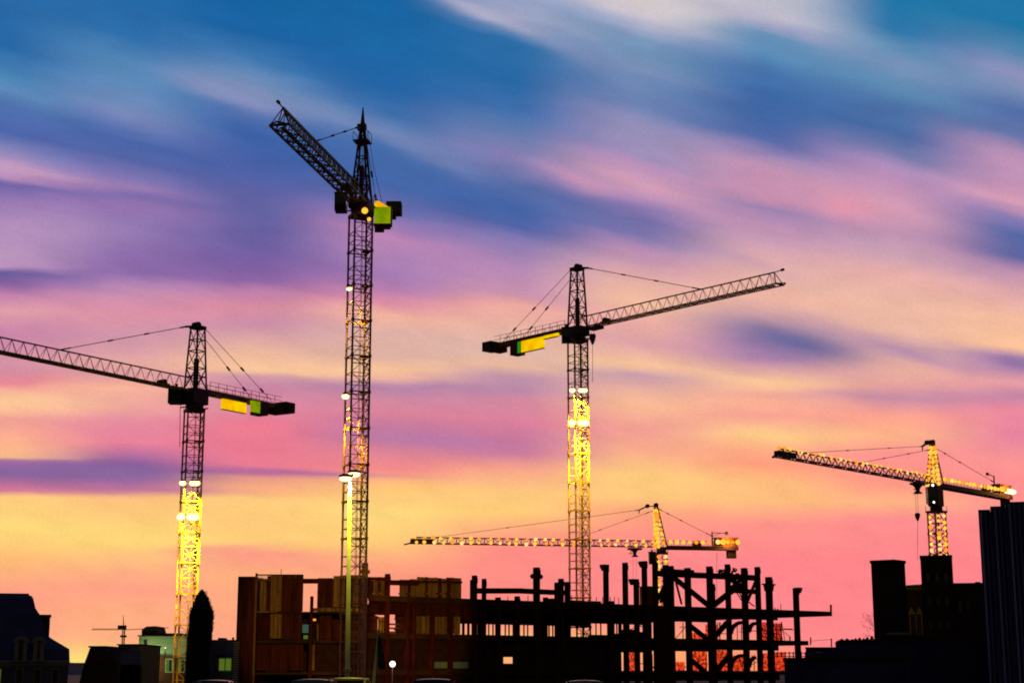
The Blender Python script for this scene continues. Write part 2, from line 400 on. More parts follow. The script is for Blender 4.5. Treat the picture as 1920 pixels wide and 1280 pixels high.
    vm = nt.nodes.new('ShaderNodeVectorMath'); vm.operation = 'SCALE'
    L.new(col, vm.inputs[0]); L.new(br, vm.inputs['Scale'])
    # rest of the dome: clear dusk sky after sunset
    ns = nt.nodes.new('ShaderNodeTexSky'); ns.sky_type = 'NISHITA'; ns.sun_disc = False
    ns.sun_elevation = R(1.0); ns.sun_rotation = R(-14)
    nm = nt.nodes.new('ShaderNodeVectorMath'); nm.operation = 'SCALE'; nm.inputs['Scale'].default_value = 0.06
    L.new(ns.outputs[0], nm.inputs[0])
    front = math_('MULTIPLY', maprange(y, 0.25, 0.75, 0, 1), maprange(z, 0.42, 0.72, 1, 0))
    full = mix(front, nm.outputs[0], vm.outputs[0])
    bg = nt.nodes.new('ShaderNodeBackground'); L.new(full, bg.inputs['Color']); bg.inputs['Strength'].default_value = 1.0
    out = nt.nodes.new('ShaderNodeOutputWorld'); L.new(bg.outputs[0], out.inputs[0])
sky()
sl = bpy.data.lights.new('sun', 'SUN'); sl.energy = 0.12; sl.angle = R(3); sl.color = (1.0, 0.55, 0.3)
so = bpy.data.objects.new('sun', sl); COL.objects.link(so)
so.rotation_euler = Vector((math.sin(R(14)), -math.cos(R(14)), -math.tan(R(1.0)))).to_track_quat('-Z', 'Y').to_euler()
so.location = (-50, 200, 60)

# ------------------------------------------------------------------ ground and hills
g = MB().add([(-6000, -400, 0), (6000, -400, 0), (6000, 9000, 0), (-6000, 9000, 0)], [(0, 1, 2, 3)]).build('ground', M['asphalt'])
tag(g, kind='structure')
hb = MB(); rings = []
NX = 40
top = []; bot = []; bk = []
for i in range(NX+1):
    px = -260+i*20
    h = 1241+10*((px-140)/260.0)**2 + 1.2*math.sin(px*0.09)+0.8*math.sin(px*0.23)
    p = at(px, min(h, 1262), 2600); top.append(p); bot.append((p.x, 2450, -0.5)); bk.append((p.x, 2900, -0.5))
vs = [tuple(v) for v in bot]+[tuple(v) for v in top]+[tuple(v) for v in bk]; n = NX+1; fs = []
for i in range(NX):
    fs += [(i, i+1, n+i+1, n+i), (n+i, n+i+1, 2*n+i+1, 2*n+i)]
tag(hb.add(vs, fs).build('hills', M['hill'], None, True), kind='structure')

# ------------------------------------------------------------------ tower cranes
def lattice_section(mb, o, e1, e2, side, z0, z1, leg=0.2, br=0.085, style=0):
    h = side/2
    cs = [o+e1*a*h+e2*b*h for a, b in ((-1, -1), (1, -1), (1, 1), (-1, 1))]
    P = lambda k, z: Vector((cs[k % 4].x, cs[k % 4].y, z))
    H = z1-z0
    for k in range(4): mb.bar(P(k, z0), P(k, z1), leg)
    lv = (0.0, 0.26, 0.52) if style == 0 else (0.0, 0.5)
    for t in lv:
        for k in range(4): mb.bar(P(k, z0+H*t), P(k+1, z0+H*t), br*(1.9 if t == 0 else 1.1))
    for k in ((0, 1) if style == 0 else range(4)):
        mid = lambda z: (P(k, z)+P(k+1, z))/2
        if style == 0:
            mb.bar(P(k, z0+H*0.02), P(k+1, z0+H*0.52), br); mb.bar(P(k+1, z0+H*0.02), P(k, z0+H*0.52), br)
            mb.bar(P(k, z0+H*0.54), mid(z0+H*0.78), br); mb.bar(P(k+1, z0+H*0.54), mid(z0+H*0.78), br)
            mb.bar(P(k, z0+H*0.78), P(k+1, z0+H*0.78), br*1.4)
            mb.bar(P(k, z0+H*0.98), mid(z0+H*0.78), br); mb.bar(P(k+1, z0+H*0.98), mid(z0+H*0.78), br)
        else:
            mb.bar(P(k, z0), P(k+1, z0+H*0.5), br); mb.bar(P(k+1, z0+H*0.5), P(k, z1), br)
    # ladder inside the mast
    lp = o+e1*0.1*side
    for q in (-0.2, 0.2): mb.bar(lp+e2*q+Vector((0, 0, z0-o.z)), lp+e2*q+Vector((0, 0, z1-o.z)), 0.05)
    if style == 0:
        mb.obox(o, e1, e2, 0.1*side, h*0.9, -h*0.9, h*0.5, z0+0.03, z0+0.1)
    # pins on the leg joints
    for k in range(4): mb.bar(P(k, z0-0.16), P(k, z0+0.16), leg*1.55)

def truss_tri(mb, A, d, n, L, w, h, z, npan, ch=0.14, br=0.06, inv=False):
    P = lambda t, s: A+d*(L*t)+n*(s*w/2)+Vector((0, 0, z-A.z))
    T = lambda t: A+d*(L*t)+Vector((0, 0, z+h-A.z))
    for s in (-1, 1): mb.bar(P(0, s), P(1, s), ch)
    mb.bar(T(0), T(1-0.5/npan), ch*1.05)
    for i in range(npan+1):
        t = i/npan; tt = min(t, 1-0.5/npan)
        mb.bar(P(t, -1), P(t, 1), br*1.1)
        for s in (-1, 1): mb.bar(P(t, s), T(tt), br)
        if i < npan:
            t2 = (i+1)/npan; tt2 = min(t2, 1-0.5/npan)
            mb.bar(P(t, -1), T(tt2), br); mb.bar(T(tt), P(t2, 1), br)
            mb.bar(P(t, -1 if i % 2 else 1), P(t2, 1 if i % 2 else -1), br)

def pendant(root, p, q, rad=0.035, joints=(0.33, 0.66), end=True):
    mb = MB(); mb.tube([p, q], rad, 6)
    d = (q-p).normalized()
    for t in joints:
        c = p.lerp(q, t); mb.bar(c-d*0.35, c+d*0.35, 0.19)
    if end:
        mb.bar(q-d*1.6, q, 0.16); mb.bar(p, p+d*0.9, 0.2)
    return mb.build('pendant_line', M['cable'], root)

def floodlight(root, p, aim, power, r=0.34, col=(1.0, 0.60, 0.025), angle=75):
    d = (aim-p).normalized()
    h = MB(); h.tube([p-d*0.45, p-d*0.05], [0.16, r*1.02], 10)
    ho = h.build('floodlight', M['crane_dk'], root)
    MB().sphere(p, r, r, r*0.8).build('lens', M['flood'], ho, True)
    spot('floodlight_beam', p+d*(r+0.05), aim, power, col, angle, 0.5, 0.25, root)

def solve_t(P, d, px, lo=0.5, hi=90):
    f = lambda t: proj(P+d*t)[0]-px
    for _ in range(60):
        m = (lo+hi)/2
        if f(lo)*f(m) <= 0: hi = m
        else: lo = m
    return (lo+hi)/2

def crane_a(label, px, py, Y, side, phi, tip, cend, apex_py, pend_px, top_py, group, small_head=False):
    P = at(px, py, Y); zb = P.z
    T = at_z(tip[0], tip[1], zb)
    d = Vector((T.x-P.x, T.y-P.y, 0)); L = d.length; d.normalize(); n = Vector((-d.y, d.x, 0))
    base = Vector((P.x, P.y, 0))
    root = thing('tower_crane', base, label, 'crane', group)
    e1 = Vector((math.cos(R(phi)), math.sin(R(phi)), 0)); e2 = Vector((-e1.y, e1.x, 0))
    if n.y > 0: n = -n            # n points to the camera side
    ms_top = at(px, top_py, Y).z
    H = 3.95; k = int(ms_top//H)+1; H = ms_top/k
    for i in range(k):
        mb = MB(); lattice_section(mb, base, e1, e2, side, i*H, (i+1)*H, 0.19, 0.065)
        mb.build('mast_section', M['crane_dk' if small_head and (i+1)*H < 15 else 'crane'], root)  # tall crane's lower sections use dark paint to mimic unlit steel
    # slewing unit
    mb = MB(); mb.obox(base, e1, e2, -side*0.56, side*0.56, -side*0.56, side*0.56, ms_top, ms_top+0.35)
    mb.tube([base+Vector((0, 0, ms_top+0.352)), base+Vector((0, 0, ms_top+0.9))], side*0.55, 20)
    mb.obox(base, d, n, -side*0.62, side*0.62, -side*0.55, side*0.55, ms_top+0.903, zb+0.35)
    for s in (-1, 1): mb.bar(base+d*s*1.15+n*1.15+Vector((0, 0, ms_top+0.5)), base+d*s*1.15-n*1.15+Vector((0, 0, ms_top+0.5)), 0.14)
    mb.build('slewing_unit', M['crane_dk'], root)
    # tower head
    za = at(px, apex_py, Y).z; mb = MB()
    tb, tt = side*0.47, (0.2 if small_head else side*0.30)
    zh0 = zb+0.353
    def HC(k, t):
        a, b = ((-1, -1), (1, -1), (1, 1), (-1, 1))[k % 4]; q = tb+(tt-tb)*t
        return base+d*a*q+n*b*q+Vector((0, 0, zh0+(za-zh0)*t))
    for k2 in range(4): mb.bar(HC(k2, 0), HC(k2, 1), 0.2)
    for t in (0.2, 0.34, 0.62, 0.8):
        for k2 in range(4): mb.bar(HC(k2, t), HC(k2+1, t), 0.11)
    for k2 in range(4):
        mb.bar(HC(k2, 0), HC(k2+1, 0.34), 0.075); mb.bar(HC(k2, 0.34), HC(k2+1, 0.62), 0.075)
        mb.bar(HC(k2+1, 0), HC(k2, 0.34), 0.075); mb.bar(HC(k2, 0.62), HC(k2+1, 0.98), 0.075)
    mb.obox(base, d, n, -0.25, 0.25, -0.2, 0.2, zh0, zh0+(za-zh0)*0.5)   # ladder cage
    mb.build('tower_head', M['crane_dk'], root)
    mb = MB()
    mb.obox(base, d, n, -tt-0.2, tt+0.2, -tt-0.1, tt+0.1, za-0.15, za+0.25)
    mb.tube([base+d*0.25-n*0.45+Vector((0, 0, za+0.3)), base+d*0.25+n*0.45+Vector((0, 0, za+0.3))], 0.42, 14)
    mb.bar(base+d*tt+Vector((0, 0, za+0.1)), base+d*(tt+1.5)+Vector((0, 0, za-0.2)), 0.26)
    mb.build('head_pulley', M['crane_dk'], root)
    if small_head:
        zp = za-1.4; mb = MB()
        mb.obox(base, d, n, -0.85, 0.85, -0.85, 0.85, zp, zp+0.14)
        for a in (-1, 1):
            for b in (-1, 1):
                mb.bar(base+d*a*0.82+n*b*0.82+Vector((0, 0, zp+0.14)), base+d*a*0.82+n*b*0.82+Vector((0, 0, zp+1.1)), 0.05)
        mb.bar(base+d*0.82+n*0.82+Vector((0, 0, zp+1.1)), base-d*0.82+n*0.82+Vector((0, 0, zp+1.1)), 0.05)
        mb.bar(base+d*0.82-n*0.82+Vector((0, 0, zp+1.1)), base-d*0.82-n*0.82+Vector((0, 0, zp+1.1)), 0.05)
        mb.build('head_platform', M['crane_dk'], root)
        MB().tube([base+Vector((0, 0, za)), base+Vector((0, 0, za+1.3)), base+Vector((0, 0, za+2.7))], [0.34, 0.2, 0.06], 8).build('spire', M['crane_dk'], root)
    # jib
    w, h = (1.9, 1.95) if small_head else (1.45, 1.65)
    A = Vector((base.x, base.y, zb))+d*(side*0.62)
    Lj = L-side*0.62; npan = max(10, int(Lj/1.55))
    mb = MB(); truss_tri(mb, A, d, n, Lj, w, h, zb, npan, 0.2 if small_head else 0.14, 0.085 if small_head else 0.042)
    mb.obox(A, d, n, 0.2, Lj-0.8, -0.24, 0.24, zb-0.03, zb+0.04)
    mb.build('jib', M['crane'], root)
    mb = MB()      # tip frame
    E = A+d*Lj
    mb.bar(E-n*w/2, E+n*w/2, 0.2); mb.bar(E-n*w/2, E+d*0.9, 0.12); mb.bar(E+n*w/2, E+d*0.9, 0.12)
    mb.bar(E-d*0.8+Vector((0, 0, h)), E+d*0.8+Vector((0, 0, h*1.05)), 0.09)
    mb.tube([E+d*0.3+Vector((0, 0, h*1.05)), E+d*0.7+Vector((0, 0, h*1.05))], 0.17, 8)
    for s in (-1, 1): mb.bar(E+n*s*w/2, E-d*0.8+Vector((0, 0, h)), 0.09)
    mb.build('jib_tip', M['crane_dk'], root)
    mb = MB()      # trolley winch in the jib
    C = A+d*min(4.4, Lj*0.2)
    mb.tube([C-n*0.5+Vector((0, 0, 0.35)), C+n*0.5+Vector((0, 0, 0.35))], 0.4, 12); mb.obox(C, d, n, -0.9, 0.9, -0.4, 0.4, zb+0.09, zb+0.3)
    mb.build('trolley_winch', M['crane_dk'], root)
    # counter-jib
    CL = solve_t(Vector((base.x, base.y, zb)), -d, cend)
    B = Vector((base.x, base.y, zb))
    mb = MB()
    for s in (-1, 1): mb.obox(B, -d, n, side*0.62, CL-1.2, s*0.62-0.1, s*0.62+0.1, zb-0.05, zb+0.35)
    q = side*0.7
    while q < CL-1.4:
        mb.obox(B, -d, n, q, q+0.12, -0.52, 0.52, zb-0.02, zb+0.2); q += 1.1
    mb.obox(B, -d, n, side*0.62, CL-3.2, -0.95, 0.95, zb+0.353, zb+0.42)
    mb.build('counter_jib', M['crane'], root)
    mb = MB(); q = side*0.8
    while q < CL-2.6:
        for s in (-1, 1): mb.bar(B-d*q+n*s*0.93+Vector((0, 0, 0.42)), B-d*q+n*s*0.93+Vector((0, 0, 1.45)), 0.06)
        q += 1.5
    for zz in (0.95, 1.45):
        for s in (-1, 1): mb.bar(B-d*(side*0.8)+n*s*0.93+Vector((0, 0, zz)), B-d*(CL-2.6)+n*s*0.93+Vector((0, 0, zz)), 0.045)
    mb.build('guard_rail', M['cable'], root)
    for a0, a1, z0, z1, ww in () if small_head else ((CL-1.9, CL, -0.35, 1.0, 0.95), (CL-3.6, CL-1.95, -0.75, 0.5, 0.8)):
        mb = MB(); mb.obox(B, -d, n, a0, a1, -ww, ww, zb+z0, zb+z1); mb.obox(B, -d, n, a0+0.2, a1-0.2, -ww-0.06, ww+0.06, zb+z0+0.2, zb+z1-0.2)
        mb.build('counterweight', M['cw'], root)
    # pendant lines
    ap = Vector((base.x, base.y, za))
    tj = solve_t(Vector((base.x, base.y, zb+h)), d, pend_px)
    pendant(root, ap+d*(tt+1.5)+Vector((0, 0, -0.2)), B+d*tj+Vector((0, 0, h)), 0.05, (0.33, 0.62))
    for s, f in ((-1, 0.66), (1, 0.80)):
        pendant(root, ap-d*tt+n*s*tt, B-d*(CL*f)+n*s*0.6+Vector((0, 0, 0.3)), 0.035, (0.52, 0.8), False)
    return dict(root=root, base=base, d=d, n=n, e1=e1, e2=e2, zb=zb, CL=CL, L=L, B=B, side=side, Y=Y, w=w, h=h, ms_top=ms_top)

def cab(c, px0, py0, px1, py1, Y):
    a = at(px0, py0, Y); b = at(px1, py1, Y)
    mb = MB(); x0, x1 = a.x, b.x; z1, z0 = a.z, b.z; t = 0.09
    mb.box(x0, x1, Y-0.8, Y+0.8, z0, z0+0.35*(z1-z0)); mb.box(x0-0.05, x1+0.05, Y-0.85, Y+0.85, z1-0.15, z1)
    zz = z0+0.35*(z1-z0)
    for x in (x0, x1-t):
        for yy in (Y-0.8, Y+0.8-t): mb.box(x, x+t, yy, yy+t, zz, z1-0.15)
    mb.bar(((x0+x1)/2, Y, z1), ((x0+x1)/2, Y, z1+0.5), 0.3)
    co = mb.build('operator_cab', M['cabm'], c['root'])
    MB().box(x0+0.03, x1-0.03, Y-0.75, Y+0.75, zz, z1-0.152).build('cab_window', M['glass'], co)
    return co

def hung_box(c, name, corners, thick, m, q=0.0):
    """a hanging box under the counter-jib: corners given along the counter-jib (m from the mast) and height from the chord"""
    a0, a1, z0, z1, off = corners
    B, d, n, zb = c['B'], c['d'], c['n'], c['zb']
    mb = MB(); mb.obox(B, -d, n, a0, a1, off, off+thick, zb+z0, zb+z1)
    o = mb.build(name, m, c['root'])
    f = MB()
    for zz in (z0-0.06, z1): f.obox(B, -d, n, a0-0.03, a1+0.03, off-0.02, off+thick+0.012, zb+zz, zb+zz+0.06)
    for aa in (a0, a1-0.12): f.obox(B, -d, n, aa, aa+0.12, off+0.01, off+thick-0.01, zb+z1+0.06, zb+max(z1+0.07, 0.0))
    f.build('box_frame', M['crane_dk'], o)
    return o

GRP = 'tower cranes over the construction site'
# crane on the left, its jib leaving the frame
c1 = crane_a('tower crane with jib cut by the left edge, floodlit mast beside the pointed dark tree', 366, 735, 194, 2.0, 24, (-70, 646), 543, 615, 112, 772, GRP)
cab(c1, 318, 727, 342, 757, 193)
# tall crane
c2 = crane_a('tallest tower crane, jib reaching toward the viewer, dark mast behind the double street lamp', 677, 384, 169, 2.0, 24, (524, 234), 705, 245, 592, 408, GRP, True)
cab(c2, 629, 364, 650, 397, 168)
# middle crane
c3 = crane_a('tower crane with bare dark jib pointing right and floodlit mast above the steel frame building', 1083, 618, 216, 2.0, 25, (1462, 533), 913, 505, 1315, 642, GRP)
cab(c3, 1053, 615, 1069, 642, 214)

def corner(c, k, z, out=0.0):
    a, b = ((-1, -1), (1, -1), (1, 1), (-1, 1))[k]
    h = c['side']/2+out
    p = c['base']+c['e1']*a*h+c['e2']*b*h
    return Vector((p.x, p.y, z))
def lamps(c, py, offs, power, r=0.36, drop=11.0, ang=62, toward=1.25):
    z = at(proj(c['base'])[0], py, c['Y']).z
    for ox in offs:
        p = Vector((c['base'].x+ox, c['base'].y-toward-0.3, z))
        MB().bar(p+Vector((0, 0.25, 0.3)), Vector((c['base'].x+ox*0.6, c['base'].y-0.6, z+0.3)), 0.1).build('lamp_arm', M['crane_dk'], c['root'])
        aim = Vector((c['base'].x+ox*0.3, c['base'].y-0.2, z-drop))
        floodlight(c['root'], p, aim, power, r, angle=ang)
lamps(c1, 908, (-0.75, 0.45, 0.95), 24000, 0.42); lamps(c1, 971, (-0.8, 0.35, 0.9), 110000, 0.5, drop=20, ang=44)
lamps(c2, 545, (-1.0,), 8000, 0.34, 3, 50, 0.8); lamps(c2, 746, (-1.15,), 30000, 0.40, 4, 46, 0.8)
lamps(c3, 735, (-0.85, 0.35, 0.8), 26000, 0.42); lamps(c3, 796, (-0.95, 0.4, 0.9), 80000, 0.52, drop=20, ang=46)
# floodlit boxes under the counter-jibs, their floodlight painted in as emission
def boards():  # hangs the boxes whose floodlight is painted in as emission
    s = c1; a0 = solve_t(s['B'], -s['d'], 408); a1 = solve_t(s['B'], -s['d'], 452)
    hung_box(s, 'glow_painted_box', (a0, a1, -1.6, -0.3, 0.6), 0.35, M['boxglow_y'])
    a0 = solve_t(s['B'], -s['d'], 461); a1 = solve_t(s['B'], -s['d'], 476); a2 = solve_t(s['B'], -s['d'], 492)
    hung_box(s, 'glow_painted_box', (a0, a1, -1.3, 0.2, 0.75), 0.35, M['boxglow_l'])
    hung_box(s, 'machine_box', (a1+0.02, a2, -1.3, 0.25, -0.6), 1.65, M['crane_dk'])
    s = c2; a0 = solve_t(s['B'], -s['d'], 701); a1 = solve_t(s['B'], -s['d'], 733)
    p = at(716, 400, 172); n_ = s['n']
    mb = MB(); P0 = at(702, 388, 171.5); P1 = at(732, 419, 171.5)
    mb.box(P0.x, P1.x, 171.5, 172.6, P1.z, P0.z); o = mb.build('glow_painted_box', M['boxglow_l'], s['root'])
    P2 = at(716, 377, 171.5)
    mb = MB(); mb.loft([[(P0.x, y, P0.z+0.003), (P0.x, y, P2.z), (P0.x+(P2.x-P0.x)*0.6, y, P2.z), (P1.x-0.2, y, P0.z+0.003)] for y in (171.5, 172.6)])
    mb.build('glow_painted_box', M['boxglow_y'], s['root'])
    for qa, qb, yy in (((724, 377), (752, 398), 176.0), ((712, 383), (741, 404), 178.2)):
        A_ = at(qa[0], qa[1], yy); B_ = at(qb[0], qb[1], yy); m3 = MB(); m3.box(A_.x, B_.x, yy, yy+1.8, B_.z, A_.z); m3.box(A_.x+0.2, B_.x-0.2, yy-0.06, yy+1.7, B_.z+0.2, A_.z-0.2)
        m3.box(A_.x-0.6, A_.x+0.5, yy+0.5, yy+0.9, B_.z-1.8, B_.z-0.01); m3.build('counterweight', M['cw'], s['root'])
    f = MB(); f.box(P0.x-0.08, P1.x+0.12, 171.45, 172.7, P1.z-0.12, P1.z-0.003); f.box(P1.x+0.003, P1.x+0.12, 171.45, 172.7, P1.z, P0.z)
    f.build('box_frame', M['crane_dk'], o)
    s = c3; a = [solve_t(s['B'], -s['d'], x) for x in (1054, 1027, 986, 979, 965)]
    hung_box(s, 'glow_painted_box', (a[1], a[2], -1.75, -0.1, 0.55), 0.35, M['boxglow_y'])
    hung_box(s, 'glow_painted_box', (a[0], a[1]-0.02, -0.5, -0.06, 0.55), 0.35, M['boxglow_y'])
    hung_box(s, 'glow_painted_box', (a[2]+0.02, a[3], -1.75, -0.1, 0.55), 0.35, M['boxglow_g'])
    hung_box(s, 'machine_box', (a[3]+0.02, a[4], -1.75, -0.1, -0.6), 1.5, M['crane_dk'])
boards()
# two warm lamps on the slewing unit of the tall crane
for px, py, r in ((684, 395, 0.36), (692, 411, 0.22)):
    p = at(px, py, 167.6); b_ = MB(); b_.tube([p+Vector((0, 0.1, 0)), p+Vector((0, 0.75, 0))], [r*1.05, 0.1], 10)
    ho = b_.build('work_lamp', M['crane_dk'], c2['root'])
    MB().sphere(p, r, r*0.6, r).build('lens', M['bulb_y'], ho, True)
# hook of the middle crane
def hook(c, px, py0, py1, Y, rope_to=None, s=1.0):
    p0 = at(px, py0, Y); p1 = at(px, py1, Y)
    mb = MB(); w = 0.46*s
    mb.loft([[(p0.x+a*w*k, Y+b*w*0.5*k, z) for a, b in ((-1, -1), (1, -1), (1, 1), (-1, 1))] for k, z in ((0.25, p0.z-1.4*s), (0.75, p0.z-0.8*s), (1.0, p0.z-0.35*s), (0.9, p0.z), (0.4, p0.z+0.1*s))])
    mb.build('hook_block', M['crane_dk'], c['root'])
    MB().tube([(p0.x, Y, p0.z-1.4*s), (p1.x, Y, p1.z)], 0.035*s, 6).build('hoist_rope', M['cable'], c['root'])
    for q in (-0.2*s, 0.2*s):
        if rope_to: MB().tube([(p0.x+q, Y, p0.z+0.05), (p0.x+q, Y, at(px, rope_to, Y).z)], 0.03*s, 6).build('hoist_rope', M['cable'], c['root'])
hook(c3, 1111, 627, 716, 213.5, 614)
def trolley(c, px, py, Y):
    p = at(px, py, Y); mb = MB()
    mb.obox(p, c['d'], c['n'], -1.0, 1.0, -0.8, 0.8, p.z-0.3, p.z-0.1)
    for a in (-0.8, 0.8): mb.tube([p+c['d']*a-c['n']*0.8, p+c['d']*a+c['n']*0.8], 0.16, 10)
    mb.build('trolley', M['crane_dk'], c['root'])
trolley(c3, 1115, 613, 213.5)
# cable beside the mast of the left crane
p = at(338, 757, 193); q = at(337, 838, 193)
MB().tube([p, q], 0.04, 6).build('hoist_rope', M['cable'], c1['root'])
# thin whip lines and vent on tall crane head
MB().tube([at(690, 245, 169), at(700, 310, 169), at(716, 380, 171)], 0.03, 6).build('hoist_rope', M['cable'], c2['root'])

# ---- the two cranes strung with bulbs
BULB = {}
BS = [1.5]
for k in ('bulb_y', 'bulb_p', 'bulb_o', 'bulb_w'):
    b_ = MB().sphere((0, 0, 0), 0.30, None, None, 10, 6); me = bpy.data.meshes.new('bulb')
    me.from_pydata(b_.v, [], b_.f); me.materials.append(M[k])
    for p_ in me.polygons: p_.use_smooth = True
    BULB[k] = me
def bulb(root, p, kind=None, s=1.0):
    kind = kind or random.choice(('bulb_y', 'bulb_y', 'bulb_o', 'bulb_o', 'bulb_p'))
    o = bpy.data.objects.new('bulb', BULB[kind]); COL.objects.link(o)
    o.parent = root; o.location = Vector(p)-ORG[root.name]
    k = s*BS[0]*random.uniform(0.75, 1.2); o.scale = (k, k, k)
    return o

def crane_b(label, px, py, Y, side, phi, tip, cend, apex_py, apex_px, pends, mast_top_py, slew_top_py, nb, rows, mast_rows, zmin_bulb_py, group):
    P = at(px, py, Y); zb = P.z
    T = at_z(tip[0], tip[1], zb)
    d = Vector((T.x-P.x, T.y-P.y, 0)); L = d.length; d.normalize(); n = Vector((-d.y, d.x, 0))
    if n.y > 0: n = -n
    base = Vector((P.x, P.y, 0)); B = Vector((P.x, P.y, zb))
    root = thing('tower_crane', base, label, 'crane', group)
    e1 = Vector((math.cos(R(phi)), math.sin(R(phi)), 0)); e2 = Vector((-e1.y, e1.x, 0))
    mt = at(px, mast_top_py, Y).z; k = int(mt/4)+1; H = mt/k
    for i in range(k):
        mb = MB(); lattice_section(mb, base, e1, e2, side, i*H, (i+1)*H, 0.24, 0.11, 1)
        mb.build('mast_section', M['crane_or'], root)
    st = at(px, slew_top_py, Y).z
    mb = MB(); mb.obox(base, e1, e2, -side*0.62, side*0.62, -side*0.62, side*0.62, mt, mt+0.35)
    for a in (-1, 1):
        for b in (-1, 1):
            q = base+e1*a*side*0.6+e2*b*side*0.6
            mb.bar(Vector((q.x, q.y, mt+0.35)), Vector((q.x, q.y, mt+1.3)), 0.07)
    mb.tube([base+Vector((0, 0, mt+0.353)), base+Vector((0, 0, mt+1.2))], side*0.5, 18)
    mb.obox(base, d, n, -side*0.5, side*0.5, -side*0.45, side*0.45, mt+1.203, zb-0.06)
    mb.build('slewing_unit', M['crane_dk'], root)
    # head
    za = at(px, apex_py, Y).z; shift = (at(apex_px, apex_py, Y).x-base.x)
    def HC(k2, t):
        a, b = ((-1, -1), (1, -1), (1, 1), (-1, 1))[k2 % 4]; q = side*0.5+(0.3-side*0.5)*t
        return base+d*a*q+n*b*q+Vector((shift*t, 0, zb+(za-zb)*t))
    mb = MB()
    for k2 in range(4):
        mb.bar(HC(k2, 0), HC(k2, 1), 0.2)
        for t in (0, 0.25, 0.5, 0.75, 1):
            mb.bar(HC(k2, t), HC(k2+1, t), 0.09)
            if t < 1: mb.bar(HC(k2, t), HC(k2+1, t+0.25), 0.08)
    mb.build('tower_head', M['crane_or'], root)
    top_ = base+Vector((shift, 0, za))
    mb = MB(); mb.tube([top_-n*0.4+Vector((0, 0, 0.3)), top_+n*0.4+Vector((0, 0, 0.3))], 0.5, 12)
    c_ = top_+d*2.0+Vector((0, 0, 0.05))
    mb.tube([c_-n*0.35, c_+n*0.35], 0.45, 12); mb.bar(top_, c_, 0.2); mb.bar(c_, c_+d*1.9+Vector((0, 0, -0.9)), 0.3)
    mb.bar(c_+d*1.9+Vector((0, 0, -0.9)), c_+d*2.0+Vector((0, 0, -1.7)), 0.16)
    mb.bar(top_+Vector((0, 0, -0.8)), top_+d*1.6+Vector((0, 0, -1.3)), 0.12)
    mb.build('head_pulley', M['crane_dk'], root)
    # jib
    w, h = 1.5, 1.35
    A = B+d*(side*0.5); Lj = L-side*0.5; npan = int(Lj/2.0)
    mb = MB(); truss_tri(mb, A, d, n, Lj, w, h, zb, npan, 0.2, 0.1)
    mb.build('jib', M['crane_or'], root)
    mb = MB(); mb.obox(A, d, n, Lj-5.2, Lj-0.2, -0.6, 0.6, zb+0.12, zb+0.95); mb.bar(A+d*Lj, A+d*(Lj+1.2)+Vector((0, 0, -0.3)), 0.3)
    mb.build('jib_tip', M['crane_dk'], root)
    # counter-jib
    CL = solve_t(B, -d, cend); mb = MB()
    mb.obox(B, -d, n, side*0.5, CL, -0.85, 0.85, zb-0.35, zb+0.15)
    for s in (-1, 1): mb.obox(B, -d, n, side*0.5, CL, s*0.9-0.1, s*0.9+0.1, zb-0.55, zb+0.3)
    mb.build('counter_jib', M['crane_dk'], root)
    q = side*0.6; mb = MB()
    while q < CL-4.5:
        for s in (-1, 1): mb.bar(B-d*q+n*s*0.9+Vector((0, 0, 0.3)), B-d*q+n*s*0.9+Vector((0, 0, 1.4)), 0.07)
        q += 1.4
    for s in (-1, 1): mb.bar(B-d*side*0.6+n*s*0.9+Vector((0, 0, 1.4)), B-d*(CL-4.5)+n*s*0.9+Vector((0, 0, 1.4)), 0.06)
    mb.build('guard_rail', M['crane_or'], root)
    # machine house with lamps, counterweight, davit
    mb = MB(); mb.obox(B, -d, n, CL-5.2, CL-0.1, -0.8, 0.8, zb+0.303, zb+2.1)
    for i in range(6): mb.obox(B, -d, n, CL-5.1+i*0.9, CL-5.0+i*0.9, -0.86, 0.86, zb+0.31, zb+2.09)
    mb.obox(B, -d, n, CL-5.4, CL+0.05, -0.95, 0.95, zb+2.103, zb+2.3)
    mh = mb.build('machine_house', M['crane_or'], root)
    MB().obox(B, -d, n, CL-2.4, CL-0.4, -0.6, 0.6, zb-2.3, zb-0.352).build('counterweight', M['cw'], root)
    mb = MB(); v0 = B-d*(CL-5.8)
    mb.bar(v0+Vector((0, 0, 0.3)), v0+Vector((0, 0, 3.6)), 0.22); mb.bar(v0+Vector((0, 0, 3.4)), v0-d*3.6+Vector((0, 0, 3.3)), 0.16)
    mb.sphere(v0-d*3.4+Vector((0, 0, 3.3)), 0.42, None, None, 8, 6); mb.bar(v0+Vector((0, 0, 2.6)), v0-d*2+Vector((0, 0, 3.3)), 0.09)
    if proj(v0-d*3.4)[0] > 1500: mb = MB(); mb.bar(v0+Vector((0, 0, 0.3)), v0+Vector((0, 0, 3.9)), 0.2); mb.bar(v0+Vector((0, 0, 3.8)), v0+d*2.8+Vector((0, 0, 4.0)), 0.14); mb.sphere(v0+d*2.8+Vector((0, 0, 4.0)), 0.34, None, None, 8, 6)
    mb.build('davit', M['crane_dk'], root)
    mb = MB(); v1 = B-d*(CL-9.5)
    mb.obox(v1, -d, n, -0.9, 0.9, -0.6, 0.6, zb+0.303, zb+1.0); mb.tube([v1-n*0.6+Vector((0, 0, 1.1)), v1+n*0.6+Vector((0, 0, 1.1))], 0.55, 12)
    mb.build('winch', M['cabm'], root)
    # pendants
    for (fx, sx) in pends:
        t = solve_t(B, d, fx)
        st_ = c_+d*1.9+Vector((0, 0, -0.9)) if sx else top_+d*1.6+Vector((0, 0, -1.3))
        pendant(root, st_, B+d*t+Vector((0, 0, h)), 0.05, (0.3, 0.65))
